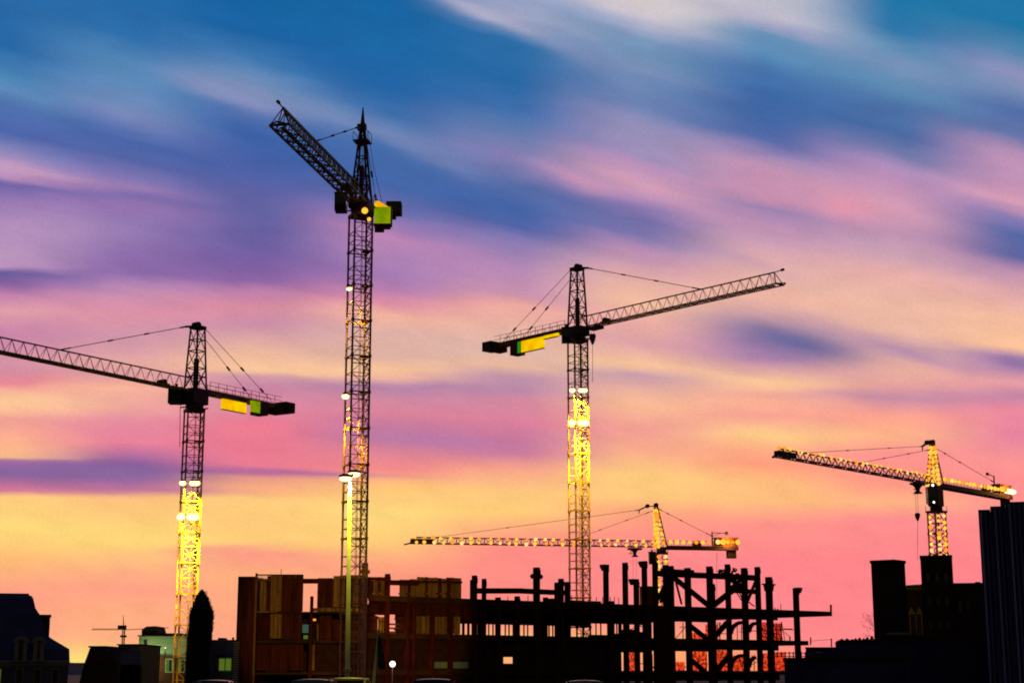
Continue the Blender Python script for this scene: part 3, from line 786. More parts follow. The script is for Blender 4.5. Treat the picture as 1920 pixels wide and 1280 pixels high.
    pendant(root, top_-d*0.5+Vector((0, 0, -0.5)), v0+Vector((0, 0, 2.6 if CL > 16 else 1.5)), 0.05, (0.18, 0.42))
    # bulbs
    for row, hh, off in rows:
        for i in range(nb):
            t = (i+0.5+random.uniform(-0.25, 0.25))/nb
            bulb(root, A+d*(Lj*t)+n*off+Vector((0, 0, hh+random.uniform(-0.12, 0.12))), None, row)
    for i in range(9):
        t = i/9.0
        for k2 in (0, 1, 2): bulb(root, HC(k2, t)+n*0.25, random.choice(('bulb_y', 'bulb_o', 'bulb_y')), 1.0)
    q = side*0.9
    while q < CL-5.6:
        bulb(root, B-d*q+n*0.95+Vector((0, 0, 1.1)), None, 1.0); q += 1.5
    point('house_lamp_light', B-d*(CL-2.6)+n*2.2+Vector((0, 0, 1.3)), 900, (1.0, 0.45, 0.08), 0.4, root)
    for i in range(5): bulb(root, B-d*(CL-4.8+i*1.15)+n*1.1+Vector((0, 0, 1.25)), random.choice(('bulb_y', 'bulb_o', 'bulb_p')), 1.25)
    z = mt-0.7; zlow = at(px, zmin_bulb_py, Y).z
    while z > zlow:
        for k2 in mast_rows:
            a, b = ((-1, -1), (1, -1), (1, 1), (-1, 1))[k2]
            bulb(root, base+e1*a*(side*0.5-0.25)+e2*b*(side*0.5-0.25)+Vector((0, -0.3, z+random.uniform(-0.15, 0.15))), random.choice(('bulb_o', 'bulb_y', 'bulb_p')), 0.95)
        z -= 1.05
    return dict(root=root, base=base, d=d, n=n, e1=e1, e2=e2, zb=zb, CL=CL, L=L, B=B, side=side, Y=Y, mt=mt)

GB = 'cranes strung with bulbs'
c4 = crane_b('crane strung with bulbs, its level jib passing behind a floodlit mast above the steel frame', 1240, 1025, 360, 2.1, 4, (768, 1018), 1382, 949, 1230, ((815, True), (1075, False)), 1038, 1030, 27, ((0.85, 1.25, 0.0), (0.85, 0.2, 0.7)), (0, 1), 1150, GB)
cab(c4, 1216, 1034, 1229, 1057, 358)
BS[0] = 1.3
c5 = crane_b('tower crane strung with bulbs, jib slanting up left, mast rising from the dark twin-towered building', 1753, 908, 300, 2.3, 40, (1456, 855), 1890, 832, 1748, ((1505, True), (1610, False)), 961, 945, 30, ((0.85, 1.45, 0.0),), (0, 1, 3), 1043, GB)
cab(c5, 1737, 913, 1757, 944, 297.5)
bulb(c5['root'], at(1749, 909, 297), 'bulb_w', 0.7); bulb(c5['root'], at(1751, 941, 296.5), 'bulb_w', 0.45)
# bright strip lights on its machine house
for i in range(3):
    p = c5['B']-c5['d']*(c5['CL']-2.9+i*1.25)+c5['n']*1.25+Vector((0, 0, 1.0))
    MB().sphere(p, 0.75, 0.3, 0.5).build('strip_lamp', M['flood'], c5['root'], True)
mb = MB()
for c, px, py in ((c4, 1190, 1030), (c5, 1720, 907)):
    t = solve_t(c['B'], c['d'], px); p = c['B']+c['d']*t+Vector((0, 0, -0.35))
    mb = MB(); mb.obox(p, c['d'], c['n'], -1.5, 1.5, -0.8, 0.8, p.z-0.35, p.z+0.05)
    mb.loft([[p+c['d']*a*k+c['n']*b*k+Vector((0, 0, z)) for a, b in ((-1, -1), (1, -1), (1, 1), (-1, 1))] for k, z in ((0.7, -1.9), (0.25, -1.4), (0.35, -0.9), (0.7, -0.36))])
    mb.bar(p+c['d']*0.9+Vector((0, 0, -0.35)), p+c['d']*0.9+Vector((0, 0, -1.2)), 0.12); mb.bar(p+c['d']*0.2+Vector((0, 0, -1.2)), p+c['d']*1.5+Vector((0, 0, -1.2)), 0.12)
    mb.build('trolley', M['crane_dk'], c['root'])
    c['hookY'] = p.y; c['hookx'] = px
hook(c5, 1720, 962, 1050, c5['hookY'], 915, 1.0)
MB().tube([at(1344, 1036, 357), at(1344, 1140, 357)], 0.045, 6).build('hoist_rope', M['cable'], c4['root'])
for q in (-3, 3):
    MB().tube([at(1190+q, 1046, c4['hookY']), at(1190+q, 1082, c4['hookY'])], 0.03, 6).build('hoist_rope', M['cable'], c4['root'])

# far crane
P = at(232, 1180, 900)
root = thing('tower_crane', (P.x, 900, 0), 'tiny far crane with thin level jib above the low roofs beside the mansard house', 'crane', GRP)
mb = MB(); b0 = Vector((P.x, 900, 0)); EX = Vector((1, 0, 0)); EY = Vector((0, 1, 0))
for i in range(8): lattice_section(mb, b0, EX, EY, 1.2, i*P.z/8, (i+1)*P.z/8, 0.22, 0.12, 1)
mb.build('mast', M['crane_or'], root)
mb = MB(); tl = at(172, 1184, 900); tr = at(316, 1176, 900)
dd = (tl-P); Lf = dd.length; dd.normalize()
truss_tri(mb, Vector(P), Vector((dd.x, dd.y, 0)).normalized(), EY, Lf, 0.8, 0.6, P.z, 14, 0.2, 0.08); mb.build('jib', M['crane_or'], root)
mb = MB(); mb.bar(P, tr, 0.4, 0.35); mb.build('counter_jib', M['crane_or'], root)
mb = MB(); mb.tube([P, at(231, 1152, 900)], [0.4, 0.12], 6); mb.build('tower_head', M['crane_or'], root)
mb = MB(); q = at(228, 1177, 900); mb.box(q.x-2, q.x+2.5, 899, 901, q.z-0.6, q.z+1.6); mb.box(P.x-1.6, P.x+1.6, 899, 901, at(0, 1194, 900).z, at(0, 1190, 900).z)
mb.build('slewing_unit', M['crane_dk'], root)

# ------------------------------------------------------------------ facades laid out by their own plane
class Plane:
    def __init__(s, A, Bp):
        s.o = Vector((A.x, A.y, 0)); d = Vector((Bp.x-A.x, Bp.y-A.y, 0)); s.len = d.length
        s.u = d.normalized(); s.w = Vector((-s.u.y, s.u.x, 0))
        if s.w.y < 0: s.w = -s.w
    def F(s, px, py, w=0.0):
        d = ray(px, py); o = s.o+s.w*w
        t = (o-EYE).dot(s.w)/d.dot(s.w)
        p = EYE+d*t
        return ((p-s.o).dot(s.u), p.z)
    def pt(s, u, w, z):
        p = s.o+s.u*u+s.w*w; return Vector((p.x, p.y, z))
    def box(s, mb, u0, u1, w0, w1, z0, z1):
        return mb.obox(s.o, s.u, s.w, min(u0, u1), max(u0, u1), w0, w1, min(z0, z1), max(z0, z1))
    def pbox(s, mb, x0, y0, x1, y1, w0, w1):     # rectangle seen at pixels x0..x1, y0..y1 on the plane w0
        xm, ym = (x0+x1)/2, (y0+y1)/2
        u0 = s.F(x0, ym, w0)[0]; u1 = s.F(x1, ym, w0)[0]; z1 = s.F(xm, y0, w0)[1]; z0 = s.F(xm, y1, w0)[1]
        return s.box(mb, u0, u1, w0, w1, z0, z1)

# ---- steel frame building
SF = Plane(at(690, 1122, 178), at(1560, 1146, 226))
z1 = SF.F(890, 1122)[1]; z2 = SF.F(890, 1189)[1]; z3 = SF.F(890, 1256)[1]
ctr = SF.pt(SF.len/2, 18, 0)
fr = thing('steel_frame_building', ctr, 'unfinished steel frame building of open floors, bare columns and diagonal braces', 'building')
DW = 40.0
UE1 = SF.F(1560, 1147)[0]; UE2 = SF.F(1516, 1208)[0]
for zt, ue, th in ((z1, UE1, 0.62), (z2, UE2, 0.6), (z3, UE2, 0.5)):
    mb = MB(); mb.hexa([SF.pt(a, b, z) for z in (zt-th, zt) for a, b in ((0, 0), (ue, 0), (ue, DW), (0.8*DW, DW))])
    mb.build('floor_slab', M['concrete'], fr)
    ub = SF.F(1468, 1140)[0]
    for w_ in (1.0, 13.0, 27.0, DW-0.6):
        b_ = MB(); SF.box(b_, 0.2+0.82*w_, ub, w_, w_+0.45, zt-th-0.75, zt-th-0.003); b_.build('beam', M['steel'], fr)
    u = 3.0
    mb = MB()
    while u < ub: SF.box(mb, u, u+0.3, 1.5, min(DW-0.8, max(2.5, u/0.82-0.5)), zt-th-0.5, zt-th-0.004); u += 7.3
    mb.build('cross_beams', M['steel'], fr)
tags = [  # px, width px, top py, bottom level (None = ground)
 (728,6,1075,0),(887,4,1086,1),(891,6,1078,0),(901,4,1124,0),(909,4,1084,0),(935,6,1119,0),(971,6,1117,0),(1007,9,1063,0),(1024,5,1119,1),
 (1045,4,1091,0),(1053,6,1084,0),(1065,6,1090,1),(1137,6,1058,1),(1146,8,1126,0),(1173,6,1054,0),(1194,6,1085,0),(1209,6,1051,0),
 (1229,6,1053,0),(1249,7,1058,0),(1259,6,1060,0),(1290,8,1064,0),(1331,8,1061,0),(1337,5,1094,1),(1365,6,1057,0),(1396,8,1064,0),
 (1421,6,1062,0),(1442,9,1081,0),(1493,7,1102,0),
 (776,5,1122,0),(812,5,1122,0),(846,6,1122,0),(1215,10,1135,0),(1240,12,1135,0),(765,5,1122,0)]
for px, wd, ty, fl in tags:
    u, zt = SF.F(px, ty); dpx = SF.F(px+1, ty)[0]-u; hw = wd*dpx/2*0.86
    zb_ = z1 if fl == 1 else 0.0
    mb = MB(); a0 = -0.12-hw*0.2
    # wide-flange section: two flanges and a web
    SF.box(mb, u-hw, u+hw, a0, a0+0.08, zb_, zt); SF.box(mb, u-hw, u+hw, a0+0.5, a0+0.58, zb_, zt); SF.box(mb, u-hw*0.5, u+hw*0.5, a0+0.082, a0+0.498, zb_, zt-0.004)
    SF.box(mb, u-hw*1.25, u+hw*1.25, a0-0.03, a0-0.003, zt-0.9, zt-0.3)      # splice plate
    mb.build('column', M['steel'], fr)
# inner rows of columns
random.seed(11)
for w_ in (13.2, 27.2, DW-0.4):
    u = 2.0+0.82*w_
    while u < UE2-2:
        zt = z1-0.63
        if not (10 < u < 14 and w_ < 20):
            mb = MB(); SF.box(mb, u-0.14, u+0.14, w_-0.14, w_+0.14, 0, zt); mb.build('column', M['steel'], fr)
        u += 9.1
def pbar(mb, x0, y0, x1, y1, wd, w=0.2):
    u0, a = SF.F(x0, y0, w); u1, b = SF.F(x1, y1, w); mb.bar(SF.pt(u0, w, a), SF.pt(u1, w, b), wd)
def part_bar(name, x0, y0, x1, y1, wd, w=0.2, m='steel'):
    mb = MB(); pbar(mb, x0, y0, x1, y1, wd, w); return mb.build(name, M[m], fr)
part_bar('beam', 893, 1107, 978, 1107, 0.62); part_bar('beam', 979, 1107.3, 1066, 1111, 0.60)
part_bar('beam', 1232, 1074.5, 1421, 1083, 0.72); part_bar('beam', 1370, 1106.5, 1420, 1109, 0.6)
part_bar('beam', 1240, 1068, 1300, 1070.5, 0.34)
for b in ((1258,1078,1328,1134,0.52),(1338,1134,1384,1098,0.6),(1362,1080,1398,1104,0.5),(1384,1098,1398,1106,0.5),(1418,1086,1401,1128,0.3),(1366,1106,1394,1082,0.4),
          (1266,1085,1278,1132,0.2),(1240,1128,1252,1098,0.45),(1228,1132,1250,1090,0.35),
          (1292,1171,1327,1198,0.5),(1337,1196,1364,1166,0.55),(1292,1233,1330,1266,0.5),(1337,1264,1366,1230,0.55)):
    part_bar('brace', *b)
for b in ((1382,1112,1394,1130,0.1),(1386,1110,1397,1134,0.1),(1404,1128,1414,1136,0.12)):
    part_bar('stay_rod', *b)
# knee brackets that round the heads of the openings right of the braces
for xa, xb, yt, yb in ((1371,1392,1166,1186),(1405,1416,1168,1184),(1371,1392,1228,1250),(1405,1416,1232,1250)):
    mb = MB(); pts = []
    for i in range(7):
        t = i/6*math.pi/2
        pts.append((xa+(xb-xa)*(1-math.cos(t)) if xa < 1400 else xb-(xb-xa)*(1-math.cos(t))*0+(-(xb-xa))*math.cos(t), yt+(yb-yt)*(1-math.sin(t))))
    for a, b in zip(pts[:-1], pts[1:]): pbar(mb, a[0], a[1], b[0], b[1], 0.42, 0.25)
    mb.build('knee_bracket', M['steel'], fr)
# collars and cross heads on columns
for px, py, wpx, round_ in ((1007, 1080, 21, True), (1442, 1095, 22, False)):
    u, z = SF.F(px, py); du = SF.F(px+wpx/2, py)[0]-u; mb = MB()
    if round_: mb.tube([SF.pt(u-du, 0.1, z), SF.pt(u-du*0.8, 0.1, z), SF.pt(u+du*0.8, 0.1, z), SF.pt(u+du, 0.1, z)], [0.18, 0.3, 0.3, 0.18], 12)
    else:
        SF.box(mb, u-du, u+du, -0.12, 0.3, z-0.1, z+0.1); mb.loft([[SF.pt(u+a*k, w_, zz) for a, w_ in ((-1, -0.36), (1, -0.36), (1, 0.5), (-1, 0.5))] for k, zz in ((0.42, z-0.9), (0.62, z-0.103))])
    mb.build('column_head', M['steel'], fr)
for px, py, s in ((1188, 1087, -1), (1134, 1060, -1), (1206, 1054, -1), (1497, 1103, 1)):
    u, z = SF.F(px, py); mb = MB()
    mb.loft([[SF.pt(u+a, w_, zz) for a, w_ in ((-k, -0.36), (k, -0.36), (k, 0.5), (-k, 0.5))] for k, zz in ((0.1, z-0.6), (0.42, z-0.1), (0.42, z+0.15))]); mb.build('column_head', M['steel'], fr)
# infill walls seen dim between the floors
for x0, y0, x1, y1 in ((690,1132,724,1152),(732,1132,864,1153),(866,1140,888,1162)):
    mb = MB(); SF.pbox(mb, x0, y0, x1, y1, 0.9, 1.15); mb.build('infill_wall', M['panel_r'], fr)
# timber panels standing on and between the floors of the left bays
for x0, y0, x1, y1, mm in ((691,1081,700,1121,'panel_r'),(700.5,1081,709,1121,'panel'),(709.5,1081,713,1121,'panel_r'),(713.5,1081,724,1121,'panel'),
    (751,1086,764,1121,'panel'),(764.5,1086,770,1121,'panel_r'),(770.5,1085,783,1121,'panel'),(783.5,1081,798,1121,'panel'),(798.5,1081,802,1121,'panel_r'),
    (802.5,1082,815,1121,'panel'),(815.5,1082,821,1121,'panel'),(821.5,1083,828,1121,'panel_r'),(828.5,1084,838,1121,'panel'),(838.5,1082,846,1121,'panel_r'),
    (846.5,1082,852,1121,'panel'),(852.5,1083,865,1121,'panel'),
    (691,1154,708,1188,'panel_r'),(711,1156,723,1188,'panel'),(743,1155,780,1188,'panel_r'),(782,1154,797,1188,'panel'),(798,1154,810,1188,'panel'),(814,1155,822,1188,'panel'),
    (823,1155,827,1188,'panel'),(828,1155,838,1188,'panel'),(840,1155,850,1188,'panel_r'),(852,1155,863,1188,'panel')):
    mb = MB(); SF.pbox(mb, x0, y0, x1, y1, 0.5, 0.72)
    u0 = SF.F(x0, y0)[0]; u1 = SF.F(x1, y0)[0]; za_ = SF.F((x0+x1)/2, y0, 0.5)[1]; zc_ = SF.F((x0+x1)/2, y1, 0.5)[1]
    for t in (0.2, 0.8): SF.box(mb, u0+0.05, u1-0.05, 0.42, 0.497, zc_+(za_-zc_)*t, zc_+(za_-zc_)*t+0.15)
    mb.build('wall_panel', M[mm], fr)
part_bar('beam', 691, 1084, 727, 1086, 0.3, 0.1); part_bar('beam', 729, 1091.5, 783, 1092.5, 0.55, 0.2); part_bar('beam', 783, 1090, 866, 1091, 0.22, 0.1)
for i in range(3):   # slats in the small opening
    mb = MB(); SF.pbox(mb, 730, 1168+i*7.5, 748, 1171+i*7.5, 0.5, 0.62); mb.build('slat', M['wood'], fr)
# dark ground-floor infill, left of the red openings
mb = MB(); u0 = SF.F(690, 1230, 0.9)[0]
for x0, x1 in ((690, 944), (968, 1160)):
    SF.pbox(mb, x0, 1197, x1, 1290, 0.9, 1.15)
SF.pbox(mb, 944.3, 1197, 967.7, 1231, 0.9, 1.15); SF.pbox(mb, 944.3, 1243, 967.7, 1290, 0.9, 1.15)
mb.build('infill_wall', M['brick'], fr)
mb = MB(); SF.pbox(mb, 814, 1240, 878, 1252, 0.45, 0.7); mb.build('site_hoarding', M['green'], fr)
# safety netting hung at the back of the right-hand bays
for x0, y0, x1, y1 in ((1323,1170,1346,1198),(1425,1166,1440,1200),(1448,1168,1466,1204),(1294,1186,1326,1199),
                       (1294,1220,1326,1262),(1338,1218,1368,1262),(1374,1228,1394,1262),(1425,1224,1440,1262),(1448,1222,1472,1262),(1176,1222,1190,1262),(1262,1240,1284,1262)):
    mb = MB(); SF.pbox(mb, x0, y0, x1, y1, DW+0.4, DW+0.44); mb.build('safety_net', M['netting'], fr)
# scaffold mesh: crossing rods behind the nets and at the right end
mb = MB()
for i in range(9): pbar(mb, 1426+i*5, 1168, 1440+i*5-i, 1202, 0.07, 8.0)
for i in range(5): pbar(mb, 1424, 1172+i*7, 1466, 1175+i*7, 0.06, 8.1)
mb.build('scaffold_bracing', M['steel'], fr)
mb = MB()
for i in range(9): pbar(mb, 1450+i*7.5, 1221, 1450+i*7.5, 1232, 0.12, 6.0)
for yy in (1223, 1229): pbar(mb, 1448, yy, 1517, yy+1, 0.1, 6.1)
mb.build('scaffold_bracing', M['steel'], fr)
random.seed(31)
for i in range(64):     # tangled scaffold tubes seen through the right-hand bays
    x = random.uniform(1170, 1470); ya, yb = random.choice(((1166, 1200), (1226, 1264)))
    w_ = random.uniform(12, 36); mb = MB()
    if random.random() < 0.45: pbar(mb, x, ya, x+random.uniform(-1, 1), yb, 0.09, w_)
    elif random.random() < 0.5: pbar(mb, x, random.uniform(ya, yb), x+random.uniform(10, 26), random.uniform(ya, yb), 0.08, w_)
    else:
        y = random.uniform(ya+4, yb-2); pbar(mb, x, y, x+random.uniform(12, 30), y+0.5, 0.1, w_)
    mb.build('scaffold_tube', M['steel'], fr)
for px in (905, 917, 925, 948, 955, 983, 990, 1015, 1030, 1037, 1050, 1058, 1118, 1127, 1140, 1157, 1165, 1180, 1199):
    w_ = random.uniform(4, 34); u = SF.F(px, 1170, w_)[0]; mb = MB(); SF.box(mb, u-0.07, u+0.07, w_, w_+0.14, z2, z1-0.7); mb.build('prop', M['steel'], fr)
for x0, x1, h_ in ((1014, 1027, 2.2), (1112, 1150, 0.75), (1150, 1176, 0.9), (1176, 1192, 1.3), (1192, 1210, 1.1), (911, 935, 0.35), (975, 1004, 0.3)):
    u0 = SF.F(x0, 1180, 30)[0]; u1 = SF.F(x1, 1180, 30)[0]; mb = MB(); SF.box(mb, u0, u1, 30, 31.2, z2+0.003, z2+h_*1.6); mb.build('low_wall', M['brick'], fr)
# guard posts and lines
for px, y0, y1 in ((1558,1133,1147),(1453,1139,1143),(1458,1140,1144),(1465,1165,1200),(1481,1192,1204),(1520,1194,1208),(1559,1196,1212)):
    part_bar('guard_post', px, y0, px, y1, 0.2 if px == 1558 else 0.13)
part_bar('guard_line', 1465, 1180, 1481, 1193, 0.05); part_bar('guard_line', 1520, 1201, 1559, 1198, 0.05); part_bar('guard_line', 1555, 1134, 1558, 1134, 0.05)
# starter bars and low upstands on the top floor
random.seed(5)
for px in (1118,1130,1144,1152,1160,1048,952,990,1072,1464):
    part_bar('starter_bar', px, 1128+0.036*(px-1060)-random.uniform(6, 14), px, 1130+0.036*(px-1060), 0.07)
# ironwork clutter slung on the upper beam
mb = MB()
for i in range(26):
    x = 1350+random.uniform(0, 30); y = 1068+random.uniform(-3, 9)
    pbar(mb, x, y, x+random.uniform(-6, 6), y+random.uniform(-4, 5), random.uniform(0.12, 0.3), random.uniform(-0.2, 0.6))
mb.build('rigging', M['crane_dk'], fr)
# loose stacks on the top floor: things of their own
for px, wpx, hpx, lab in ((1036, 16, 6, 'low timber stack on the top slab left of the floodlit mast foot'), (1080, 30, 4, 'long flat timber stack at the foot of the floodlit mast'), (1114, 18, 4, 'short timber stack on the top slab just right of the floodlit mast')):
    u, _ = SF.F(px, 1128, 2.5); du = SF.F(px+wpx/2, 1128, 2.5)[0]-u; hh = hpx*0.068
    c_ = SF.pt(u, 2.5, z1); st = thing('timber_stack', c_, lab, 'timber', 'timber stacks on the top floor')
    k = max(2, int(hh/0.13))
    mb = MB()
    for j in range(k):
        for i in range(5):
            SF.box(mb, u-du*random.uniform(0.85, 1), u+du*random.uniform(0.85, 1), 2.0+i*0.26, 2.24+i*0.26, z1+0.1+j*0.14, z1+0.235+j*0.14)
    mb.build('boards', M['wood'], st)
    mb = MB()
    for a in (-0.6, 0.6): SF.box(mb, u+du*a-0.06, u+du*a+0.06, 1.95, 3.4, z1+0.003, z1+0.098)
    mb.build('bearer', M['wood'], st)
u, _ = SF.F(1219, 1120, 1.5); u0 = SF.F(1213.5, 1120, 1.5)[0]; u1 = SF.F(1225.5, 1120, 1.5)[0]; zt = SF.F(1219, 1100, 1.5)[1]
st = thing('site_cabin', SF.pt(u, 2.2, z1), 'narrow green site cabin standing on the top slab beside the thick columns', 'cabin')
mb = MB(); SF.box(mb, u0, u1, 1.5, 2.9, z1+0.12, zt); mb.build('shell', M['olive'], st)
mb = MB(); SF.box(mb, u0-0.05, u1+0.05, 1.45, 2.95, zt+0.002, zt+0.12); mb.build('roof', M['crane_dk'], st)
mb = MB(); SF.box(mb, u0+0.1, u1-0.1, 1.46, 1.497, z1+0.2, zt-0.3); mb.build('door', M['olive'], st)
mb = MB(); SF.box(mb, u0, u1, 1.5, 2.9, z1+0.002, z1+0.118); mb.build('skid', M['crane_dk'], st)

# ---- panel block on the left
PB = Plane(at(443, 1150, 178.5), at(688, 1150, 178.5))
bl = thing('concrete_panel_block', PB.pt(PB.len/2, 8, 0), 'unfinished block of tall brown panels left of the steel frame building', 'building')
def pp(name, x0, y0, x1, y1, w0, w1, m):
    mb = MB(); PB.pbox(mb, x0, y0, x1, y1, w0, w1); return mb.build(name, M[m], bl)
GB_ = 1300
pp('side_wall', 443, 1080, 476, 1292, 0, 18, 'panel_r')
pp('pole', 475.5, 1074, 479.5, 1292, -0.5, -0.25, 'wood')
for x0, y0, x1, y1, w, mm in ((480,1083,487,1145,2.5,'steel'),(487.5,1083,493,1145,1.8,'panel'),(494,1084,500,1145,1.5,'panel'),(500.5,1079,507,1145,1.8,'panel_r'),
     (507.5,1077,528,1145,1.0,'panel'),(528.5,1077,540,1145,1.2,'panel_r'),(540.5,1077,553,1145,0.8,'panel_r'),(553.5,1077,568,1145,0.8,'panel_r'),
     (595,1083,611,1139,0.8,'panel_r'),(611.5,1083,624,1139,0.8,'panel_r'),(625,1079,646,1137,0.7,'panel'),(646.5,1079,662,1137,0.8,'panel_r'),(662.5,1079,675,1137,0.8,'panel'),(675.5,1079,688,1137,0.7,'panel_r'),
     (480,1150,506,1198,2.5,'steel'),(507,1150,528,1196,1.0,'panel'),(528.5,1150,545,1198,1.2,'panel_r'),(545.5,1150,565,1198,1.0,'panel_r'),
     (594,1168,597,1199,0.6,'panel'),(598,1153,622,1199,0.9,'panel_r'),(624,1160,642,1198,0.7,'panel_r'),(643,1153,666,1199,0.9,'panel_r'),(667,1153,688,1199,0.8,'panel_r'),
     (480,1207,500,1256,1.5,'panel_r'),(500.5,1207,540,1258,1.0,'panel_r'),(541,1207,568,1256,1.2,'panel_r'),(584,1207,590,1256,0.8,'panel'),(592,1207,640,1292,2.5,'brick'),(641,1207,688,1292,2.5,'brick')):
    mb = MB(); PB.pbox(mb, x0, y0, x1, y1, w, w+0.2)
    zt = PB.F(0, y0, w)[1]; zc = PB.F(0, y1, w)[1]; ua = PB.F(x0, y0, w)[0]; ub = PB.F(x1, y0, w)[0]
    for t in (0.12, 0.5, 0.88): PB.box(mb, ua+0.03, ub-0.03, w-0.09, w-0.003, zc+(zt-zc)*t, zc+(zt-zc)*t+0.12)
    mb.build('wall_panel', M[mm], bl)
# floors
for y0, y1, m in ((1146, 1149, 'concrete'), (1199, 1205, 'concrete'), (1259, 1264, 'concrete')):
    mb = MB(); PB.pbox(mb, 478, y0, 688, y1, 0.2, 17.5); mb.build('floor_slab', M[m], bl)
pp('spandrel', 583, 1139, 688, 1145.5, 0.3, 0.55, 'panel'); pp('spandrel', 480, 1145.5, 520, 1147.5, -0.1, 0.18, 'panel')
pp('beam', 480, 1085, 508, 1088, 0.9, 1.2, 'wood'); pp('beam', 568.5, 1084, 600, 1093, 0.9, 1.4, 'steel')
pp('beam', 480, 1076, 568, 1078, 0.4, 0.75, 'steel')
pp('back_wall', 478, 1150, 688, 1292, 14, 14.4, 'brick')
pp('back_wall', 478, 1085, 566, 1146, 14, 14.4, 'brick'); pp('back_wall', 596, 1085, 688, 1146, 14, 14.4, 'brick')
pp('column', 579.5, 1117, 585, 1292, -0.3, 0.15, 'steel')
pp('window', 567, 1170, 578, 1185.5, 1.0, 1.2, 'teal'); pp('window', 569, 1190, 577, 1197, 1.0, 1.2, 'win_g')
pp('window', 586, 1159, 592, 1163, 1.0, 1.2, 'bulb_o')
for i in range(9): pp('starter_bar', 482+i*3.2, 1076.5, 482.7+i*3.2, 1083, 0.5+0.1*(i % 3), 0.6+0.1*(i % 3), 'panel')
pp('starter_bar', 526.5, 1066, 527.6, 1077, 0.5, 0.58, 'wood')
mb = MB(); mb.tube([PB.pt(PB.F(685, 1108)[0], -1.0, 0), PB.pt(PB.F(685, 1108)[0], -1.0, PB.F(685, 1056)[1])], 0.36, 12)
q = PB.F(685, 1072)[1]; mb.tube([PB.pt(PB.F(676, 1070)[0], -1.0, q), PB.pt(PB.F(695, 1070)[0], -1.0, q)], 0.22, 10)
mb.build('riser_pipe', M['crane_dk'], bl)

# ladder tower beside the block
P0 = at(438, 1204, 172); P1 = at(447, 1268, 172)
ld = thing('ladder_tower', ((P0.x+P1.x)/2, 172, 0), 'narrow ladder with pale yellow rungs at the left corner of the panel block', 'ladder')
mb = MB()
for x in (P0.x-0.04, P1.x-0.02): mb.box(x, x+0.06, 171.9, 172.0, 0, P0.z+0.2)
mb.build('rail', M['crane_dk'], ld)
k = 14
mb = MB()
for i in range(k+12):
    z = P0.z-i*(P0.z-P1.z)/k
    if z > 0.1: mb.box(P0.x+0.03, P1.x-0.03, 171.86, 171.99, z-0.07, z+0.07)
mb.build('rungs', M['pole'], ld)

